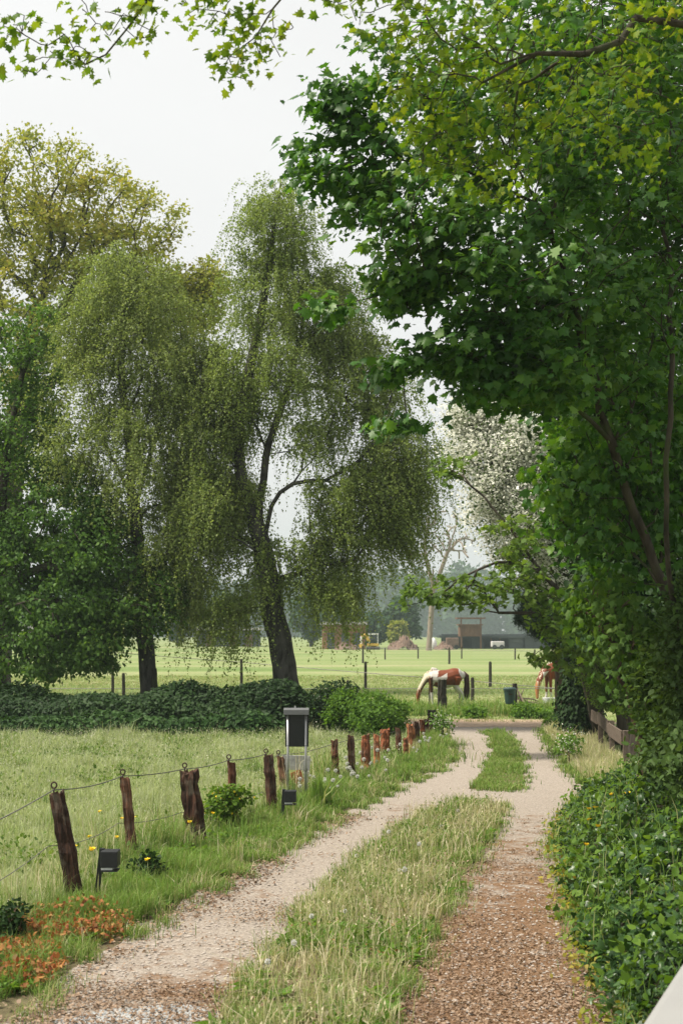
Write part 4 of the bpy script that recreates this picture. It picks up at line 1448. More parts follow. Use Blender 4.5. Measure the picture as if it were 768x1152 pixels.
M['lf_bright'] = leaf_mat('bright_shrub_leaf', [(.05, .11, .012), (.09, .17, .02), (.15, .24, .035)], .4, scale=.9)
M['petal_white'] = leaf_mat('white_blossom', [(.70, .70, .60), (.80, .80, .72), (.85, .85, .80)], .42, tcol=(1, 1, 1), scale=1)
M['petal_yellow'] = leaf_mat('yellow_flower', [(.75, .52, .02), (.85, .62, .04)], .2, tcol=(1, 1, 1), scale=1)
M['far_leaf'] = leaf_mat('far_tree_leaf', [(.022, .055, .025), (.04, .085, .035), (.075, .12, .045)], .2, scale=.03)


def poly3(pts):
    return [at(*p) for p in pts]


def make_tree(name, label, cat, trunks, env, rbase, bark, leaf, group=None, seg=.4, bend=.35, pen=.3, lo_free=.15, rmin=.006,
              power=.5, flare=1.5, base=None, droop=0.0, crown='crown', limb_k=1.0):
    tr = [poly3(t) for t in trunks]
    if base is not None: tr[0] = [np.array(base, float)] + tr[0][1:]
    t = thing(name, label, cat, tr[0][0], group)
    sk = Skeleton(tr, .3, .015)
    sk.grow(env_points(env), seg, bend, pen, lo_free, .06, droop)
    sk.radii(rbase, rmin, power)
    if limb_k != 1.0:
        n0 = len(resample(tr[0], .3)); sk.r[n0:] = np.maximum(rmin, sk.r[n0:] * limb_k)
    sk.meshes(t, bark, flare=flare)
    A = np.array(sk.p)
    tips = A[sk.tips]
    if leaf is not None: leaf(t, sk, tips, crown)
    return t, sk, tips


def clusters(kind, n, rad, size, mat, down=.3, outw=.6, flat=.6, lift=.8, aspect=1.0, along=0):
    def fn(t, sk, tips, crown):
        A = np.array(sk.p)
        c = A[:sk.ntr].mean(0)
        src = tips
        if along:
            thin = A[sk.ntr:][sk.r[sk.ntr:] < max(.02, np.percentile(sk.r[sk.ntr:], 60))]
            src = np.concatenate([tips, pick(thin, along)])
        P, ax, no = leaf_cloud(src, n, rad, c, down, outw, flat, lift)
        scatter(crown, kind, P, ax, no, size * rng.uniform(.45, 1.35, len(P)), mat, t, aspect=aspect)
    return fn


def weeping(n_str, length, step, size, mat, twig_mat, spread=.5):
    """birch crown: fine hanging twigs set with small leaves"""
    def fn(t, sk, tips, crown):
        A = np.array(sk.p); c = A[:sk.ntr].mean(0)
        Ps, Ax, tv, tf = [], [], [], []
        cnt = 0
        for tip in tips:
            low = tip[2] < np.percentile(tips[:, 2], 45)
            tl = length * (rng.uniform(1.0, 1.9) if low and rng.uniform() < .6 else rng.uniform(.6, 1.15))
            sway = rng.normal(0, .16, 3) * np.array([1, 1, 0])
            for k in range(n_str):
                s0 = tip + rng.normal(0, spread * .6, 3) * np.array([1, 1, .7])
                ow = unit(((s0 - c) * np.array([1, 1, 0]))[None])[0]
                ln = tl * rng.uniform(.4, 1.25)
                m = max(4, int(ln / step))
                u = np.linspace(0, 1, m)[:, None]
                dirx = ow * rng.uniform(.1, .55) + sway + rng.normal(0, .22, 3) * np.array([1, 1, .3])
                pts = s0 + dirx * ln * (u ** .75) + np.array([0, 0, -1.0]) * ln * (u ** 1.7) * .95 + np.array([0, 0, .22]) * ln * np.sin(u * 3.14)
                pts = pts + np.cumsum(rng.normal(0, .009, pts.shape), 0)
                if pts[-1, 2] < .5: pts = pts[pts[:, 2] > .5]
                if len(pts) < 3: continue
                Ps.append(pts + rng.normal(0, .024, pts.shape))
                d = np.gradient(pts, axis=0)
                Ax.append(unit(d) + rng.normal(0, .75, pts.shape))
                # twig ribbon (three sided)
                q = pts[::max(1, (len(pts) - 1) // 5)]
                r_ = np.linspace(.0028, .001, len(q))
                for a in range(3):
                    th = a * 2.094
                    tv.append(q + np.stack([np.cos(th) * r_, np.sin(th) * r_, 0 * r_], 1))
                k_ = len(q)
                for a in range(3):
                    o1, o2 = cnt + a * k_, cnt + ((a + 1) % 3) * k_
                    for i in range(k_ - 1): tf.append((o1 + i, o2 + i, o2 + i + 1, o1 + i + 1))
                cnt += 3 * k_
        P = np.concatenate(Ps); ax = np.concatenate(Ax)
        no = rng.normal(0, .6, P.shape) + unit(P - c) * .4 + np.array([0, 0, .4])
        scatter(crown, 'rhomb', P, ax, no, size * rng.uniform(.6, 1.3, len(P)), mat, t)
        mesh_obj('hanging_twigs', np.concatenate(tv), np.array(tf), twig_mat, t)
    return fn


# ------------------------------------------------------------------ the trees behind the hedge
# old oak with yellow young leaves, far left behind the others
make_tree('oak_tree', 'tall oak with yellow brown young leaves rising behind the weeping birches', 'tree',
          [[(-6, 745, 56), (2, 640, 56), (14, 540, 56), (22, 440, 56), (40, 350, 56)], [(14, 540, 56), (-30, 430, 55), (-60, 320, 55)],
           [(22, 440, 56), (80, 330, 57), (120, 270, 57)], [(18, 470, 56), (90, 400, 55), (170, 350, 55)]],
          [(40, 230, 90, 85, 56, 3.2, 120), (115, 265, 90, 80, 56, 3, 130), (190, 340, 60, 65, 56, 2.4, 100), (225, 330, 30, 50, 56, 1.6, 40), (40, 360, 80, 90, 56, 3, 100), (-70, 300, 90, 120, 56, 3, 90), (20, 480, 60, 80, 56, 2.5, 40)],
          .48, M['bark_dark'], clusters('rhomb', 80, .46, .15, M['lf_oak'], .1, .5, .7, .7, 1.0, along=260), seg=.6, rmin=.02, power=.55, base=(gp(-6, 745)[0] * 0 + at(-6, 745, 56)[0], 56, 0))
# broadleaved tree on the left edge
make_tree('lime_tree', 'dense green broadleaved tree at the left edge with low sweeping branches', 'tree',
          [[(-6, 790, 38), (-8, 700, 38), (0, 600, 38), (10, 500, 38), (25, 420, 38)], [(0, 600, 38), (60, 540, 37.5), (110, 500, 37.5)], [(-6, 680, 38), (40, 640, 37), (90, 640, 36.8)]],
          [(35, 400, 50, 60, 38, 1.6, 60), (25, 500, 70, 70, 38, 2, 110), (70, 590, 85, 75, 37.5, 2, 170), (75, 690, 85, 55, 37, 1.8, 150), (-40, 560, 60, 140, 38, 2, 60), (20, 650, 50, 70, 37.6, 1.8, 60), (120, 700, 40, 45, 36.4, 1.2, 80), (110, 620, 50, 50, 36.4, 1.2, 90), (165, 670, 45, 50, 36.2, 1.0, 60), (70, 735, 72, 26, 36.6, 1.2, 70), (-20, 735, 40, 30, 37, 1.2, 30)],
          .30, M['bark_dark'], clusters('ovate', 50, .30, .11, M['lf_limetree'], .55, .6, .6, .7, 1.0, along=330), rmin=.010, base=(at(-6, 790, 38)[0], 38, 0), droop=.10)
# the left birch
make_tree('birch_tree', 'left weeping birch with an upright dark trunk', 'tree',
          [[(171, 784, 36.8), (164, 720, 36.8), (158, 640, 36.8), (150, 560, 36.8), (144, 480, 36.8), (136, 410, 36.8), (140, 345, 36.8), (146, 296, 36.8)],
           [(161, 690, 36.8), (185, 630, 36.6), (205, 570, 36.6), (225, 500, 36.6)], [(152, 570, 36.8), (180, 480, 36.9), (210, 410, 37)], [(150, 560, 36.8), (115, 490, 36.6), (95, 410, 36.6)]],
          [(140, 318, 58, 42, 36.8, 1.2, 46), (110, 370, 55, 60, 36.8, 1.4, 46), (175, 390, 75, 70, 36.8, 1.6, 66), (215, 450, 70, 80, 37, 1.6, 66), (120, 480, 70, 70, 36.8, 1.6, 46), (190, 540, 75, 70, 36.8, 1.6, 59), (190, 630, 60, 50, 36.8, 1.4, 26), (230, 560, 55, 70, 37, 1.4, 40), (215, 690, 36, 24, 36.6, 1.0, 9)],
          .21, M['bark_birch'], weeping(17, .9, .03, .060, M['lf_birch2'], M['bark_brown'], .30), rmin=.007, limb_k=.6, base=(at(171, 784, 36.8)[0], 36.8, 0))
# the right, leaning birch
make_tree('birch_tree', 'right weeping birch with a thick leaning forked trunk and long hanging branches', 'tree',
          [[(328, 786, 36.2), (318, 735, 36.2), (307, 690, 36.2), (301, 640, 36.2), (288, 590, 36.2), (272, 540, 36.2), (268, 480, 36.2), (280, 420, 36.2), (296, 340, 36.2), (308, 260, 36.2), (316, 205, 36.2)],
           [(296, 618, 36.2), (306, 570, 36.0), (330, 545, 35.9), (366, 540, 35.8)], [(290, 595, 36.2), (300, 510, 36.4), (325, 430, 36.4), (340, 360, 36.4)],
           [(304, 655, 36.2), (350, 640, 35.9), (400, 628, 35.7)], [(325, 430, 36.4), (375, 440, 36.2), (420, 470, 36.2)], [(272, 540, 36.2), (235, 470, 36.2), (222, 420, 36.2)]],
          [(316, 250, 38, 55, 36.2, 1.0, 46), (308, 330, 65, 60, 36.2, 1.5, 66), (375, 350, 50, 70, 36.3, 1.3, 46), (330, 420, 80, 70, 36.2, 1.7, 66), (410, 440, 60, 60, 36.2, 1.3, 53), (440, 510, 50, 45, 36.2, 1.2, 40), (400, 560, 70, 40, 36, 1.4, 46), (260, 440, 60, 80, 36.4, 1.6, 59), (255, 560, 45, 70, 36.4, 1.3, 40), (270, 690, 35, 22, 35.8, 1.0, 11), (365, 665, 40, 25, 35.9, 1.0, 17), (350, 492, 34, 26, 36.1, .8, 14), (435, 590, 26, 34, 36, .8, 22), (455, 545, 18, 30, 36, .6, 11), (300, 640, 50, 40, 36, 1.3, 16), (350, 620, 60, 30, 36, 1.3, 24)],
          .29, M['bark_birch'], weeping(17, .9, .03, .058, M['lf_birch'], M['bark_brown'], .30), rmin=.007, flare=1.35, limb_k=.6, base=(at(328, 786, 36.2)[0], 36.2, 0))
# hanging curtain at the right of the leaning birch and thin low skirts belong to separate slender boughs of the same kind
# hedge below the trees
def hedge(name, label, x0, x1, Y, depth, h, n, mat, seed, kind='ivy', size=.10):
    t = thing(name, label, 'hedge', ((x0 + x1) / 2, Y, 0))
    P = np.stack([rng.uniform(x0, x1, n), rng.uniform(-1, 1, n), rng.uniform(0, 1, n)], 1)
    hx = h * (1 + .34 * vnoise(np.stack([P[:, 0], P[:, 0] * 0], 1), 1.3, seed))
    ends = np.clip(np.minimum(P[:, 0] - x0, x1 - P[:, 0]) / .9, .12, 1) ** .6
    # a rounded body: most leaves near its skin
    a = rng.uniform(-.1, np.pi + .1, n); r = rng.uniform(0, 1, n) ** .35
    bulge = 1 + .22 * vnoise(np.stack([P[:, 0], a * 1.3], 1), 2.2, seed + 3)
    P[:, 1] = Y + np.cos(a) * r * depth * bulge * ends
    P[:, 2] = np.abs(np.sin(a)) ** .75 * r * hx * bulge * ends + .02
    nrm = np.stack([rng.normal(0, .4, n), np.cos(a) - .1, np.sin(a) + .3], 1) + rng.normal(0, .4, (n, 3))
    ax = np.stack([rng.normal(0, .8, n), np.cos(a) * .6, rng.normal(-.35, .4, n)], 1)
    scatter('foliage', kind, P, ax, nrm, size * rng.uniform(.55, 1.3, n), mat, t)
    mb = MB()
    for i in range(int((x1 - x0) * 7)):
        b = np.array([rng.uniform(x0 + .2, x1 - .2), Y + rng.normal(0, depth * .35), 0])
        tp = b + np.array([rng.normal(0, .25), rng.normal(0, .25), h * rng.uniform(.7, 1.0)])
        mb.tube([b, (b + tp) / 2 + rng.normal(0, .05, 3), tp], [.018, .013, .005], 5)
    mb.build('stems', M['bark_dark'], t)
    return t


hedge('hedge', 'long dark bramble hedge along the back of the meadow below the birches', -13.0, -.35, 34.8, 1.15, .98, 76000, M['lf_hedge'], 3)
hedge('nettle_bed', 'lower band of broad dark leaves along the meadow edge in front of the hedge', -13.0, -1.1, 33.6, 
      .55, .52, 25000, M['lf_nettle'], 9, 'ovate', .12)

# round green shrub closing the hedge beside the posts
def bush(name, label, cat, px, pyb, Y, env, kind, n, rad, size, mat, stems=5, group=None, flowers=None, **kw):
    B = np.array([at(px, pyb, Y)[0], Y, kw.pop('z0', 0.0)])
    t = thing(name, label, cat, B, group)
    tr = []
    T = env_points(env)
    top = T.mean(0)
    trunk = [B, B + (top - B) * .25 + rng.normal(0, .05, 3), B + (top - B) * .55]
    sk = Skeleton([trunk], .15, .01)
    sk.grow(T, .25, .3, .1, .0, .08)
    sk.radii(kw.pop('rbase', .05), .004, .5)
    sk.meshes(t, M['bark_brown'], names=('stem', 'twigs'))
    A = np.array(sk.p); tips = A[sk.tips]
    P, ax, no = leaf_cloud(tips, n, rad, top, kw.get('down', .2), .6, .8, .7)
    scatter('foliage', kind, P, ax, no, size * rng.uniform(.6, 1.25, len(P)), mat, t)
    if flowers:
        fm, fn_, fs = flowers
        P, ax, no = leaf_cloud(tips, fn_, rad * 1.15, top, -.2, .8, .8, .8)
        scatter('blossom', 'flower', P, ax, no, fs * rng.uniform(.7, 1.2, len(P)), fm, t)
    return t


bush('shrub', 'round bright green shrub closing the hedge behind the row of posts', 'shrub', 425, 822, 32.4,
     [(425, 806, 32, 24, 32.4, .7, 130), (395, 800, 30, 24, 33.2, .7, 80)], 'ovate', 60, .16, .075, M['lf_lime'])
bush('elder_shrub', 'darker shrub with small white flower heads at the hedge end', 'shrub', 385, 815, 34,
     [(380, 795, 36, 26, 34, .8, 110)], 'ovate', 60, .18, .08, M['lf_hedge'], flowers=(M['petal_white'], 2, .035))

# ------------------------------------------------------------------ right side: trees and shrubs
# hawthorn in flower
t, sk, tips = make_tree('hawthorn_tree', 'hawthorn covered in white blossom behind the big sycamore', 'tree',
          [[(676, 818, 32), (656, 740, 31), (635, 670, 30.5), (615, 600, 30), (595, 540, 30)], [(635, 670, 30.5), (650, 590, 31), (655, 520, 31)]],
          [(560, 500, 50, 50, 30, 1.2, 80), (575, 570, 50, 60, 30, 1.4, 110), (605, 540, 60, 70, 30.5, 1.6, 110), (625, 620, 45, 60, 30.5, 1.4, 80), (650, 560, 60, 90, 31.5, 1.6, 80), (535, 475, 28, 24, 30, .8, 30)],
          .16, M['bark_dark'], clusters('ovate', 62, .3, .06, M['lf_haw'], .4, .6, .7, .7), rmin=.006, base=(at(676, 818, 32)[0], 32, 0))
cen = np.array(sk.p)[:sk.ntr].mean(0)
lefty = tips[tips[:, 0] < np.percentile(tips[:, 0], 75)]
P, ax, no = leaf_cloud(lefty, 150, .32, cen, .1, .9, .7, .8)
scatter('blossom', 'flower', P, ax, no, .056 * rng.uniform(.5, 1.4, len(P)), M['petal_white'], t)

# field maple with a bough reaching left over the paddock
make_tree('field_maple_tree', 'bright green maple whose bough reaches left over the paddock', 'tree',
          [[(705, 822, 29), (680, 740, 28.6), (640, 680, 28), (600, 640, 28), (560, 632, 27.8), (515, 652, 27.6)], [(610, 650, 28), (570, 590, 28), (530, 545, 28.3)], [(640, 710, 28), (600, 690, 27.8), (560, 690, 27.6)]],
          [(500, 664, 52, 20, 27.7, .9, 32), (578, 606, 38, 30, 28, .9, 34), (470, 668, 30, 18, 27.6, .6, 14), (585, 650, 40, 35, 28, 1.0, 34), (550, 668, 50, 24, 27.7, .8, 26), (508, 525, 24, 26, 28.5, .7, 16), (630, 690, 36, 50, 28, 1.0, 60), (655, 725, 36, 40, 28, 1.0, 60), (606, 738, 20, 10, 28.4, .4, 9)],
          .085, M['bark_dark'], clusters('maple', 10, .17, .12, M['lf_field'], .3, .5, .35, .9), rmin=.006, base=(at(705, 822, 29)[0], 29, 0), lo_free=.05)

# pine with a bare lower trunk at the lane
def pine(t, sk, tips, crown):
    A = np.array(sk.p); src = np.concatenate([tips, pick(A[sk.ntr:], 260)])
    P = np.repeat(src, 120, axis=0) + rng.normal(0, .07, (len(src) * 120, 3))
    ax = rng.normal(0, .8, P.shape) + np.array([0, 0, .5])
    scatter(crown, 'needle', P, ax, rng.normal(0, 1, P.shape), .15 * rng.uniform(.7, 1.2, len(P)), M['lf_pine'], t, aspect=2.0)


make_tree('pine_tree', 'dark pine with a bare brown lower trunk beside the second horse', 'tree',
          [[(633, 811, 36), (632, 760, 36), (630, 710, 36), (628, 660, 36), (630, 600, 36)]],
          [(600, 690, 18, 26, 36, .7, 34), (625, 660, 30, 40, 36, 1.0, 40), (640, 720, 26, 34, 36.4, .8, 40), (608, 668, 14, 20, 36, .6, 22), (650, 650, 30, 50, 36.6, 1, 40), (622, 700, 20, 24, 35.7, .6, 22)],
          .19, M['bark_brown'], pine, rmin=.008, base=(at(633, 811, 36)[0], 36, 0), lo_free=.3, flare=1.2, droop=.05)

# trunk wrapped in ivy
Bx = at(651, 818, 32)
t = thing('ivy_clad_trunk', 'trunk completely wrapped in dark glossy ivy right of the pine', 'tree', (Bx[0], 32, 0))
hgt = at(0, 655, 32)[2]
MB().tube([(Bx[0], 32, -.1), (Bx[0] + .03, 32, hgt * .5), (Bx[0] - .05, 32.1, hgt)], [.17, .15, .10], 10).build('trunk', M['bark_dark'], t, smooth=True)
n = 7000
z = rng.uniform(.1, hgt, n); a = rng.uniform(0, 6.283, n); rr = .32 + .10 * np.sin(z * 3 + a * 2) + rng.normal(0, .07, n)
P = np.stack([Bx[0] + np.cos(a) * rr, 32 + np.sin(a) * rr, z], 1)
no = np.stack([np.cos(a), np.sin(a), np.full(n, .5)], 1) + rng.normal(0, .35, (n, 3)); ax = np.stack([np.cos(a) * .5, np.sin(a) * .5, np.full(n, -1.0)], 1) + rng.normal(0, .35, (n, 3))
scatter('ivy_leaves', 'ivy', P, ax, no, .10 * rng.uniform(.6, 1.2, n), M['lf_hedge'], t)

# shrubs of the right-hand hedge
bush('shrub', 'small leaved green shrub above the plank rail', 'shrub', 705, 840, 29.5,
     [(690, 740, 40, 56, 29.5, .9, 150), (705, 775, 36, 26, 29, .8, 100)], 'ovate', 70, .17, .055, M['lf_field'], rbase=.06)
bush('shrub', 'dark leafy shrub on top of the ivy bank at the right edge', 'shrub', 785, 870, 14.8,
     [(765, 790, 45, 70, 15.5, .7, 170), (790, 740, 45, 90, 14.6, .7, 150), (770, 850, 40, 36, 14.6, .5, 100), (785, 860, 25, 40, 13, .4, 60)], 'ovate', 60, .17, .075, M['lf_haw'], rbase=.07, z0=.5)
bush('shrub', 'bright yellow green shrub at the right edge under the sycamore stems', 'shrub', 765, 800, 15.5,
     [(760, 735, 34, 40, 15.5, .5, 90)], 'ovate', 60, .11, .06, M['lf_bright'], rbase=.04, z0=1.0)
bush('sapling', 'young sycamore with large drooping pale green leaves above the hedge', 'tree', 720, 850, 16,
     [(690, 680, 30, 50, 16, .6, 34), (722, 745, 34, 50, 16, .6, 40), (660, 690, 20, 36, 16.5, .5, 16)], 'maple', 13, .22, .092, M['lf_sap'], rbase=.05, z0=.7, down=1.6)

# the big sycamore leaning over the track
make_tree('sycamore_tree', 'large dark green sycamore leaning over the track from the right with two long stems', 'tree',
          [[(775, 800, 15.5), (765, 710, 15.4), (738, 636, 15.2), (712, 572, 15), (688, 500, 14.8), (668, 430, 14.5), (655, 390, 14.4), (640, 320, 14.2), (605, 230, 14), (560, 150, 13.8)],
           [(768, 720, 15.0), (752, 640, 14.3), (749, 560, 14.0), (752, 470, 13.9), (757, 380, 14.2), (748, 260, 15.2), (735, 130, 16.2), (720, 0, 16.2)],
           [(688, 500, 14.8), (640, 455, 14.2), (590, 440, 13.8)], [(652, 370, 14.4), (590, 330, 13.9), (520, 310, 13.6), (470, 260, 13.4)], [(605, 230, 14), (520, 190, 13.6), (440, 180, 13.3)]],
          [(480, 130, 115, 110, 13.4, 1.5, 74), (405, 205, 60, 65, 13.2, .8, 40), (590, 130, 130, 130, 13.8, 2.0, 125), (490, 270, 95, 75, 13.4, 1.2, 66), (570, 330, 110, 80, 13.7, 1.5, 105), (690, 300, 130, 150, 15, 2.2, 190), (590, 420, 85, 45, 13.8, 1.0, 70), (510, 395, 55, 28, 13.4, .7, 28), (460, 330, 40, 30, 13.3, .6, 20),
           (700, 470, 90, 90, 15.6, 1.6, 100), (730, 120, 120, 170, 15.5, 2.2, 160), (650, 20, 150, 90, 14.5, 2.2, 120), (700, 580, 80, 80, 16.2, 1.3, 90), (640, 560, 40, 60, 15.4, .9, 34), (780, 520, 60, 140, 16.5, 1.3, 70), (345, 180, 18, 22, 13.2, .3, 7), (385, 120, 35, 45, 13.2, .5, 20), (372, 345, 18, 10, 13.2, .3, 6), (450, 480, 14, 10, 13.3, .3, 6), (445, 410, 20, 16, 13.3, .3, 8)],
          .062, M['bark_dark'], clusters('maple', 17, .22, .098, M['lf_syc'], .75, .6, .34, .9, along=420), rmin=.006, power=.46, base=(at(775, 800, 15.5)[0], 15.5, .9), flare=1.25)
# woodland behind
for (px, Y, env, lab) in (
        (720, 21.5, [(700, 330, 110, 130, 21.5, 2, 85), (740, 500, 100, 120, 21, 2, 130), (690, 560, 70, 90, 21.5, 1.5, 90), (720, 660, 80, 80, 20.5, 1.4, 100), (650, 450, 60, 70, 22, 1.5, 60)], 'dark leafy tree standing directly behind the two sycamore stems'),
        (820, 19, [(800, 250, 110, 200, 19, 2, 110), (810, 500, 90, 150, 19, 1.8, 110), (700, 140, 110, 140, 20, 2.0, 75)], 'dark leafy tree at the right edge behind the sycamore'),
        (700, 31, [(690, 640, 60, 70, 31, 1.4, 90), (715, 720, 50, 50, 31, 1.4, 90), (670, 540, 60, 80, 31.5, 1.6, 90)], 'dense dark tree between the hawthorn and the plank rail')):
    make_tree('woodland_tree', lab, 'tree', [[(px, 830, Y), (px + 4, 650, Y), (px - 5, 500, Y), (px + 6, 330, Y)]] if Y != 31 else [[(px, 820, Y), (px + 3, 720, Y), (px - 3, 620, Y)]],
              env, .14, M['bark_dark'], clusters('ovate', 44, .34, .12, M['lf_back'], .4, .5, .6, .8, along=120), rmin=.007, base=(at(px, 800, Y)[0], Y, .6 if Y < 22 else 0), group='dark trees behind the sycamore')

# tree overhead: trunk outside the frame on the right, young yellow leaves hanging into the top of the view
def overhead(t, sk, tips, crown):
    A = np.array(sk.p); c = A[:sk.ntr].mean(0)
    P, ax, no = leaf_cloud(tips, 6, .13, c, .5, .5, .5, .8)
    scatter(crown, 'maple', P, ax, no, .062 * rng.uniform(.4, 1.3, len(P)), M['lf_young'], t, aspect=.9)


Bx = np.array([4.6, 9.5, .9])
tr0 = [Bx, Bx + (-.1, 0, 2.2), Bx + (-.3, -.1, 4.2), Bx + (-.5, -.3, 6.0), Bx + (-.9, -.4, 8.0)]
t = thing('maple_tree', 'overhanging maple with fresh yellow green leaves along the top of the view', 'tree', Bx)
limb1 = [tr0[3], at(700, -60, 9.3), at(560, -70, 9.0), at(400, -70, 8.8), at(250, -55, 8.6), at(110, -50, 8.5), at(0, -40, 8.4)]
limb2 = [tr0[2], at(768, 25, 9.4), at(700, 50, 9.2), at(660, 62, 9.0), at(600, 62, 8.9), at(540, 90, 8.9)]
limb3 = [at(700, -60, 9.3), at(668, 10, 9.2), at(635, 60, 9.2), at(600, 110, 9.2), at(560, 150, 9.3)]
limb4 = [at(400, -70, 8.8), at(330, -20, 8.7), at(285, 40, 8.7), at(262, 62, 8.7)]
limb5 = [at(250, -55, 8.6), at(170, 0, 8.5), at(120, 60, 8.5), at(95, 70, 8.5)]
sk = Skeleton([tr0, limb1, limb2, limb3, limb4, limb5], .2, .01)
env = [(470, 25, 80, 30, 9, .5, 44), (560, 55, 80, 45, 9.1, .6, 52), (600, 130, 80, 60, 9.3, .6, 44), (500, 160, 60, 45, 9.3, .5, 45), (470, 100, 50, 40, 9.2, .5, 34), (690, 90, 70, 60, 9.2, .6, 45), (740, 30, 50, 50, 9.4, .5, 34),
       (300, 45, 40, 22, 8.7, .3, 15), (270, 75, 30, 14, 8.7, .25, 10), (250, 12, 50, 14, 8.7, .3, 14), (130, 20, 60, 14, 8.5, .3, 15), (95, 62, 20, 22, 8.5, .2, 8), (60, 50, 25, 16, 8.5, .2, 6), (30, 70, 16, 12, 8.5, .2, 3), (15, 30, 22, 12, 8.4, .2, 7), (180, -20, 120, 30, 8.5, .5, 25), (400, -40, 120, 40, 8.9, .6, 40), (640, -60, 150, 60, 9.3, .8, 50), (560, 200, 60, 40, 9.5, .5, 24), (700, 170, 60, 40, 9.5, .5, 20)]
sk.grow(env_points(env), .15, .3, .12, .1, .10)
sk.radii(.10, .003, .62)
n0 = len(resample(tr0, .2)); sk.r[n0:] = np.maximum(.003, sk.r[n0:] * .36)
sk.meshes(t, M['bark_dark'])
overhead(t, sk, np.array(sk.p)[sk.tips], 'crown')

# ------------------------------------------------------------------ ivy bank on the right
EDGE = G((750, 1230), (718, 1152), (692, 1090), (672, 1040), (658, 1000), (648, 965), (648, 940), (664, 908), (700, 886), (745, 878))
E = np.array(resample(list(EDGE), .12))[:, :2]
rows = 26
Us = np.linspace(0, 3.2, rows)


def bank_h(y, u):
    top = np.interp(y, [6, 8, 11, 14, 18, 22, 26], [.5, .6, .9, 1.15, .85, .4, .2])
    return top * (1 - np.exp(-(u / 1.0) ** 1.4))


V = []
for e in E:
    for u in Us:
        V.append((e[0] - .12 + u, e[1] + .25 * u, bank_h(e[1], u) - .02 + .05 * math.sin(e[1] * 3 + u * 4) * min(1, u)))
V = np.array(V); ne = len(E)
ix = np.arange(ne * rows).reshape(ne, rows)
T = np.stack([ix[:-1, :-1].ravel(), ix[:-1, 1:].ravel(), ix[1:, 1:].ravel(), ix[1:, :-1].ravel()], 1)
M['bank_soil'] = flat_mat('bank_soil', (.035, .032, .018), .95, .1, var=.4, scale=9, bump=.5)
tag(mesh_obj('bank', V, T, M['bank_soil'], smooth=True), kind='structure')
n = 44000
i = rng.integers(0, ne, n); u = rng.uniform(0, 1, n) ** 1.25 * 3.1
w_near = rng.uniform(0, 1, n) < np.clip((11 / E[i, 1]) ** .8, .25, 1)
i, u = i[w_near], u[w_near]; n = len(i)
hum = .06 + .13 * (vnoise(np.stack([E[i, 0] + u, E[i, 1]], 1), 3.5, 77) + 1)
P = np.stack([E[i, 0] - .14 + u + rng.normal(0, .06, n), E[i, 1] + .25 * u + rng.normal(0, .08, n), bank_h(E[i, 1], u) + rng.uniform(0, 1, n) * hum], 1)
no = rng.normal(0, .6, (n, 3)) + np.array([-.35, -.15, 1.0]); ax = rng.normal(0, .8, (n, 3)) + np.array([-.5, -.5, -.25])
o = scatter('ivy', 'ivy', P, ax, no, .055 * rng.uniform(.45, 1.5, n) * (1 + .4 * vnoise(P, 1.8, 78)).clip(.5, 1.7), M['lf_ivy'])
tag(o, kind='stuff')
sel = rng.uniform(0, 1, n) < .22
P2 = P[sel] + rng.normal(0, .05, (sel.sum(), 3)) + np.array([0, 0, .06]); n2 = len(P2)
o = scatter('ground_herbs', 'ovate', P2, rng.normal(0, .8, (n2, 3)) + np.array([-.3, -.3, .3]), rng.normal(0, .5, (n2, 3)) + np.array([-.3, -.2, 1]), .075 * rng.uniform(.5, 1.2, n2), M['lf_bright'])
tag(o, kind='stuff')


sel = rng.uniform(0, 1, n) < .10
P2 = P[sel]; P2 = P2[vnoise(P2, 2.0, 55) > -.1]
tag(blades('bank_grass', P2, rng.uniform(.15, .38, len(P2)), np.full(len(P2), .008), M['green_blade'], .6), kind='stuff')
# thin fringe of herbs and fallen leaves where the bank meets the track
m_ = 5200
i = rng.integers(0, ne, m_)
P2 = np.stack([E[i, 0] - .10 + rng.normal(0, .12, m_), E[i, 1] + rng.normal(0, .1, m_), rng.uniform(.02, .12, m_)], 1)
P2 = P2[vnoise(P2, 4.0, 56) > -.2]; n2 = len(P2)
M['lf_fringe'] = leaf_mat('fringe_leaf', [(.05, .11, .012), (.10, .17, .02), (.30, .27, .05), (.24, .14, .06)], .35, scale=1.5)
tag(scatter('edge_herbs', 'ovate', P2, rng.normal(0, .8, (n2, 3)) + np.array([-.3, -.2, .1]), rng.normal(0, .5, (n2, 3)) + np.array([-.2, -.2, 1]), .05 * rng.uniform(.5, 1.4, n2), M['lf_fringe']), kind='stuff')


# ------------------------------------------------------------------ small plants
def flowers(name, label, cat, group, spots, mk):
    first = None
    for j, (P0, s) in enumerate(spots):
        if first is None:
            first = mk(P0)
            for a in (first,): tag(a, label, cat, group)
            first.location = P0
        else:
            c = first.copy(); COL.objects.link(c); c.location = P0
            for ch in list(first.children):
                d = ch.copy(); COL.objects.link(d); d.parent = c
            c.rotation_euler = (0, 0, rng.uniform(0, 6.28)); c.scale = (s,) * 3


M['clock'] = leaf_mat('dandelion_fluff', [(.62, .62, .58), (.78, .78, .75)], .35, tcol=(1, 1, 1), scale=3)
M['stalk'] = flat_mat('flower_stalk', (.16, .20, .07), .6, .3)


def dandelion(P0):
    t = bpy.data.objects.new('dandelion', None); COL.objects.link(t)
    local_build(MB().tube([(0, 0, 0), (.01, .005, .12), (.0, .015, .26)], [.004, .0035, .003], 6), 'stalk', M['stalk'], t)
    n = 130
    d = unit(rng.normal(0, 1, (n, 3)))
    P = np.array([0, .015, .265]) + d * .013
    tv, tt = tmpl('needle')
    o = scatter('seed_head', 'rhomb', P, d, rng.normal(0, 1, (n, 3)), .014, M['clock'], None)
    o.parent = t
    return t


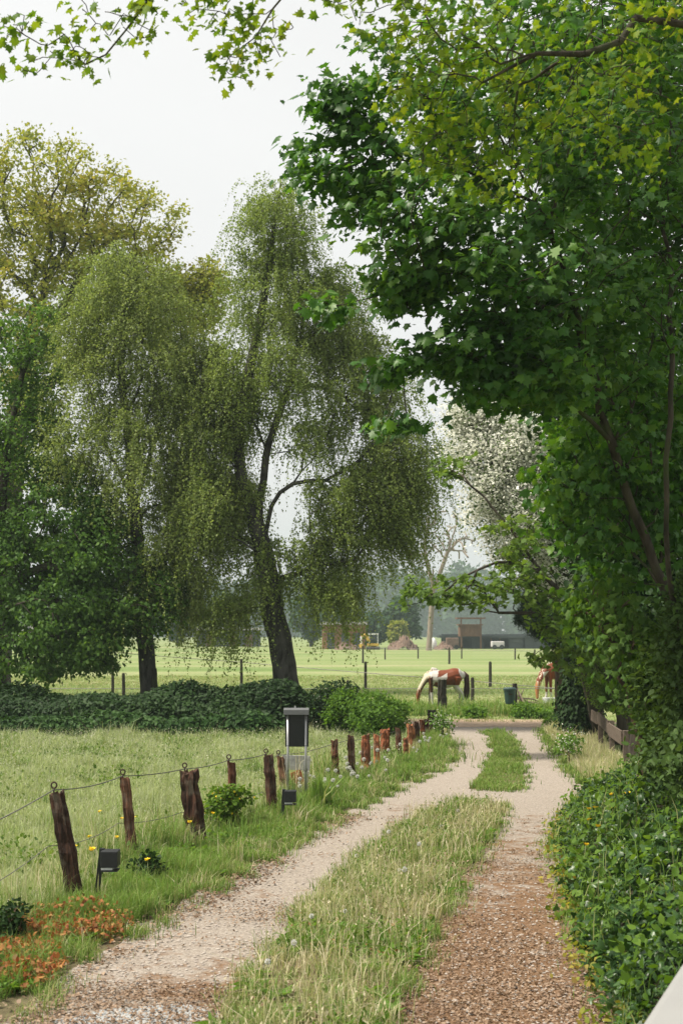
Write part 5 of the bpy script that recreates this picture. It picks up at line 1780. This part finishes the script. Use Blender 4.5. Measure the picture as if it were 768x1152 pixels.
spots = []
for _ in range(62):
    if rng.uniform() < .72:
        px, py = rng.uniform(335, 440), 0
        py = np.interp(px, [335, 440], [902, 868]) + rng.normal(0, 9)
    else:
        px, py = rng.uniform(440, 505), 0
        py = np.interp(px, [440, 505], [862, 838]) + rng.normal(0, 6)
    spots.append((gp(px, py), rng.uniform(.8, 1.35)))
flowers('dandelion', 'white dandelion clock in the long grass between the posts and the track', 'flower', 'dandelion clocks in the verge', spots, dandelion)
spots = [(gp(rng.uniform(20, 360), np.interp(rng.uniform(), [0, 1], [845, 838]) + rng.normal(0, 4)), 1.0) for _ in range(0)]

spots = [(gp(px, py), rng.uniform(.6, .95)) for px, py in ((455, 1012), (448, 1000), (388, 1052), (402, 985), (470, 975), (352, 1062), (436, 962), (515, 930), (497, 948), (330, 1098), (300, 1120))]
flowers('dandelion', 'white dandelion clock standing in the grass strip between the two ruts', 'flower', 'dandelion clocks in the grass strip', spots, dandelion)


def clumps(name, poly, nc, nb, h, spread, mat, w=.006):
    C = sample_poly(poly, nc, .6)
    if name == 'verge_tussocks': C = C[C[:, 1] > 12.2]
    nc = len(C)
    P = np.repeat(C, nb, axis=0); k = len(P)
    hs = np.repeat(rng.uniform(.5, 1.3, nc), nb); P[:, :2] += rng.normal(0, spread, (k, 2)) * hs[:, None]; P[:, 2] = .005
    tag(blades(name, P, h * hs * rng.uniform(.45, 1.15, k), np.maximum(w, .8 * P[:, 1] / F), mat, .5), kind='stuff')


clumps('verge_tussocks', VERGE, 110, 70, .27, .075, M['green_blade'])
clumps('verge_tussocks', VERGE, 22, 40, .30, .06, M['straw_blade'])
clumps('strip_tussocks', STRIP, 80, 60, .19, .08, M['green_blade'])
clumps('strip_tussocks', STRIP, 60, 40, .26, .07, M['straw_blade'])
clumps('meadow_tussocks', MEADOW, 150, 60, .26, .10, M['green_blade'])
# rosettes of broad leaves
C = np.concatenate([sample_poly(STRIP, 90, .8), sample_poly(VERGE, 110, .8)])
P = np.repeat(C, 11, axis=0); k = len(P); az = rng.uniform(0, 6.283, k); P[:, 2] = .02
tag(scatter('rosette_weeds', 'ovate', P, np.stack([np.cos(az), np.sin(az), rng.uniform(.25, .9, k)], 1), rng.normal(0, .2, (k, 3)) + np.array([0, 0, 1.0]), np.repeat(rng.uniform(.08, .17, len(C)), 11) * rng.uniform(.7, 1.2, k), M['lf_lime'], aspect=.55), kind='stuff')


def buttercup(P0):
    t = bpy.data.objects.new('yellow_flower', None); COL.objects.link(t)
    local_build(MB().tube([(0, 0, 0), (.02, 0, .12), (.01, -.01, .24)], [.004, .003, .003], 5), 'stalk', M['stalk'], t)
    n = 5
    az = np.linspace(0, 6.283, n, endpoint=False)
    ax = np.stack([np.cos(az), np.sin(az) - .3, np.full(n, .9)], 1)
    o = scatter('petals', 'ovate', np.tile(np.array([[.01, -.01, .24]]), (n, 1)), ax, np.tile(np.array([[0, -.6, 1.0]]), (n, 1)), .034, M['petal_yellow'], None, aspect=1.5)
    o.parent = t
    return t


spots = []
for px, py in ((689, 962), (705, 965), (671, 953), (690, 951), (674, 980), (658, 991), (664, 964), (749, 950), (745, 904), (662, 946)):
    Y = np.interp(py, [940, 1000], [16.5, 13.5]); p = at(px, py, Y); xe = np.interp(Y, E[::-1, 1] if E[0, 1] > E[-1, 1] else E[:, 1], E[::-1, 0] if E[0, 1] > E[-1, 1] else E[:, 0])
    p[2] = bank_h(Y, max(0.0, p[0] - xe)) + .05
    spots.append((p, 1.25))
flowers('yellow_flower', 'yellow flower in the ivy bank beside the track', 'flower', 'yellow flowers in the ivy bank', spots, buttercup)
spots = [(gp(rng.uniform(80, 170), rng.uniform(935, 1005)), rng.uniform(.9, 1.4)) for _ in range(9)] + [(gp(rng.uniform(200, 280), rng.uniform(930, 952)), 1.1) for _ in range(3)]
flowers('buttercup', 'yellow buttercup in the grass round the two near posts', 'flower', 'buttercups round the near posts', spots, lambda P0: (lambda t: (setattr(t, 'name', 'buttercup'), t)[1])(buttercup(P0)))

# yellow flowering bush at the fourth post
Bq = gp(252, 932); Y = Bq[1]
bush('flowering_shrub', 'leafy bush with small yellow flowers growing round the fourth post', 'shrub', 252, 930, Y - .12,
     [(252, 905, 17, 22, Y - .15, .22, 46), (238, 912, 10, 12, Y - .1, .15, 12), (268, 895, 14, 10, Y - .1, .15, 12)], 'ovate', 16, .07, .06, M['lf_bright'], rbase=.02, flowers=(M['petal_yellow'], 1, .03))
# fern-like dark plant by the second post
bush('dark_shrublet', 'low dark leafed plant at the foot of the thin second post', 'plant', 166, 992, gp(166, 994)[1],
     [(166, 974, 20, 13, gp(166, 994)[1], .2, 40)], 'ovate', 14, .05, .045, M['lf_hedge'], rbase=.012)
bush('dark_shrublet', 'dark weedy plant in the grass at the left edge beside the orange leaves', 'plant', 10, 1062, gp(10, 1062)[1],
     [(10, 1038, 16, 20, gp(10, 1062)[1], .2, 40)], 'ovate', 14, .06, .05, M['lf_hedge'], rbase=.012)


def tuft(name, label, px, py, n, h, mat, spread=.16, lean=.45, w=.008):
    B = gp(px, py)
    P = B + np.concatenate([rng.normal(0, spread, (n, 2)), np.zeros((n, 1))], 1)
    o = blades(name, P, h * rng.uniform(.5, 1.15, n), np.full(n, w), mat, lean, origin=B)
    return tag(o, label, 'grass tuft')


tuft('grass_tuft', 'tall spiky green grass tuft between the second and third posts', 190, 956, 260, .42, M['green_blade'], .13)
tuft('grass_tuft', 'small lush grass tuft below the near black lamp', 150, 1015, 200, .26, M['green_blade'], .16)
tuft('dock_plant', 'upright dark green dock beside the sign frame leg', 360, 912, 150, .5, M['green_blade'], .07, .25, .03)
tuft('grass_tuft', 'rank grass tuft at the lane corner beside the last posts', 490, 843, 700, .32, M['green_blade'], .30, .5, .012)
tuft('grass_tuft', 'leaning grass clump on the track edge below the row of posts', 474, 856, 500, .26, M['green_blade'], .4, .5, .012)

# orange and red leaved herbs at the lower left
M['lf_orange'] = leaf_mat('autumn_herb_leaf', [(.06, .11, .02), (.12, .16, .03), (.26, .07, .022), (.33, .13, .04), (.36, .21, .07), (.17, .045, .02), (.10, .13, .03)], .25, tcol=(1.2, 1, .7), scale=2.5, nmix=.25)


def herb_patch(label, px, py, rx, ry, n, mat, size, h):
    B = gp(px, py)
    P = []
    while len(P) < n:
        q = rng.uniform(-1, 1, 2)
        if q @ q < 1 - .25 * rng.uniform(): P.append(gp(px + q[0] * rx, py + q[1] * ry))
    P = np.array(P); P[:, 2] += h * rng.uniform(.1, 1, n) * (1 + .5 * vnoise(P, 6, 5)).clip(.2, 2)
    ax = rng.normal(0, .8, (n, 3)); no = rng.normal(0, .45, (n, 3)) + np.array([0, -.2, 1])
    t = thing('red_leaved_plant', label, 'plant', B, 'red and orange leaved plants in the lower left')
    scatter('leaves', 'ovate', P, ax, no, size * rng.uniform(.5, 1.25, n), mat, t)
    mb = MB()
    for k in range(40):
        a = P[k].copy(); b = a.copy(); b[2] = 0
        mb.tube([b, a], [.004, .003], 5)
    mb.build('stalks', M['stalk'], t)


herb_patch('spreading patch of orange and red leaves below the nearest post', 78, 1048, 76, 19, 1900, M['lf_orange'], .042, .13)
herb_patch('larger red and orange leaved patch in the lower left corner', 18, 1090, 56, 32, 1500, M['lf_orange'], .046, .13)
# broad weeds of the centre strip
for (x0, x1, y0, y1, n, mt, sz, nm) in ((300, 520, 915, 1100, 1500, 'lf_lime', .06, 'strip_weeds'), (300, 520, 915, 1100, 900, 'lf_bright', .055, 'strip_herbs'), (290, 420, 985, 1070, 190, 'lf_orange', .04, 'strip_red_herbs')):
    P = sample_poly(STRIP, 6000, 1.2)
    P = P[(vnoise(P, 2.0, 61) > .15)][:n * 2]
    n_ = len(P); P[:, 2] = .02 + rng.uniform(0, .09, n_)
    if nm == 'strip_red_herbs':
        P = P[(P[:, 1] < 13.8) & (P[:, 1] > 10.5)][:n]; n_ = len(P)
    tag(scatter(nm, 'ovate', P, rng.normal(0, .8, (n_, 3)) + np.array([0, 0, .2]), rng.normal(0, .4, (n_, 3)) + np.array([0, 0, 1]), sz * rng.uniform(.5, 1.2, n_), M[mt]), kind='stuff')
P = sample_poly(VERGE, 7000, 1.0); P = P[vnoise(P, 1.8, 71) + .5 * vnoise(P, 6, 72) > .35]; n_ = len(P); P[:, 2] = rng.uniform(.02, .12, n_)
tag(scatter('verge_herbs', 'ovate', P, rng.normal(0, .8, (n_, 3)) + np.array([0, 0, .3]), rng.normal(0, .4, (n_, 3)) + np.array([0, 0, 1]), .05 * rng.uniform(.5, 1.3, n_), M['lf_lime']), kind='stuff')
# lane-side weeds below the paddock
for px, lab in ((533, 'low nettle clump on the lane edge below the short paddock post'), (586, 'bushy green weed clump at the foot of the dark green bin'), (608, 'small weed clump right of the bin below the bucket'), (628, 'green clump at the foot of the pine trunk')):
    Y = 40.5 if px != 628 else 35.4
    bush('weed_clump', lab, 'plant', px, 807 if px != 628 else 815, Y, [(px, (803 if px != 586 else 801) if px != 628 else 812, 14, 5 if px != 586 else 8, Y, .4, 40)], 'ovate', 24, .12, .10, M['lf_lime'], rbase=.015, group='weeds along the lane edge')
# cow parsley at the corner and along the right verge
for px, py, Yh, lab in ((497, 838, .75, 'white flowered cow parsley at the lane corner in front of the dark post'), (640, 862, .55, 'white flowered cow parsley in the dry grass below the plank rail')):
    B = gp(px, py); k = m_px(B[1])
    bush('cow_parsley', lab, 'flower', px, py, B[1], [(px, py - 26, 14, 10, B[1], .3, 30)], 'ovate', 12, .12, .07, M['lf_lime'], rbase=.012, flowers=(M['petal_white'], 7, .028))

# ------------------------------------------------------------------ far side of the field
def bare(t, sk, tips, crown): pass


make_tree('bare_tree', 'tall leafless pale tree standing alone across the paddock', 'tree',
          [[(482, 728, 195), (484, 700, 195), (486, 670, 195), (487, 640, 195)], [(486, 668, 195), (500, 630, 195), (510, 600, 195)], [(486, 655, 195), (478, 620, 195), (482, 585, 195)]],
          [(475, 610, 30, 30, 195, 3, 26), (510, 605, 30, 30, 195, 3, 30), (490, 580, 25, 16, 195, 2.5, 20), (530, 612, 22, 14, 195, 2, 12), (460, 625, 14, 14, 195, 2, 8)],
          
          
          .36, M['bark_pale'], bare, seg=1.0, rmin=.11, power=.42, flare=1.15, base=(at(482, 728, 195)[0], 195, 0), lo_free=.45)

# trees of the far field edge, one by one
for (px, Y, top, wpx, lab) in ((452, 235, 672, 40, 'hazy tall tree left of the bare tree'), (420, 228, 690, 34, 'small hazy tree behind the digger'), (385, 240, 668, 44, 'hazy broad tree behind the brown shed'), (350, 250, 662, 46, 'hazy tree right of the leaning birch trunk'),
                               (250, 262, 665, 50, 'hazy tree above the distant grey barn'), (200, 262, 668, 46, 'hazy tree right of the left birch trunk'), (90, 270, 662, 60, 'hazy tree right of the pale farmhouse'), (10, 285, 655, 60, 'hazy tree behind the pale farmhouse'), (448, 222, 700, 16, 'small yellow green bush beside the spoil heap')):
    tz = at(px, top, Y)[2]; wd = wpx * m_px(Y)
    B = np.array([at(px, 720, Y)[0], Y, 0])
    t = thing('field_tree', lab, 'tree', B, 'hazy trees along the far field edge')
    MB().tube([B, B + (.2, 0, tz * .4), B + (0, 0, tz * .8)], [.35, .25, .08], 8).build('trunk', M['bark_dark'], t)
    n = 2600
    q = unit(rng.normal(0, 1, (n, 3))) * rng.uniform(.3, 1, (n, 1)) ** .5
    q *= (1 + .22 * np.sin(q[:, 0:1] * 6 + px) * np.cos(q[:, 2:3] * 5))
    P = B + np.array([0, 0, tz * .55]) + q * np.array([wd * .55, wd * .5, tz * .45])
    scatter('crown', 'rhomb', P, rng.normal(0, 1, P.shape), q + np.array([0, 0, .6]) + rng.normal(0, .5, P.shape), .75 * rng.uniform(.6, 1.3, n), M['far_leaf'] if 'yellow' not in lab else M['lf_oak'], t)
# the far wood: one mass
Ps = []; Ns = []
for k in range(150):
    x = -320 + 640 * (k + .5) / 150 + rng.normal(0, 2); y = 800 + rng.uniform(-30, 80)
    hgt = rng.uniform(30, 40) * (1 + .10 * math.sin(x * .03)); rad = rng.uniform(8, 12)
    n = 700
    q = unit(rng.normal(0, 1, (n, 3))) * rng.uniform(.5, 1, (n, 1)) ** .5
    Ps.append(np.array([x, y, hgt * .45]) + q * np.array([rad, rad, hgt * .56])); Ns.append(q)
P = np.concatenate(Ps); q = np.concatenate(Ns)
tag(scatter('far_wood', 'rhomb', P, rng.normal(0, 1, P.shape), q + np.array([0, 0, .5]) + rng.normal(0, .4, P.shape), 3.0 * rng.uniform(.6, 1.3, len(P)), M['far_leaf']), kind='stuff')
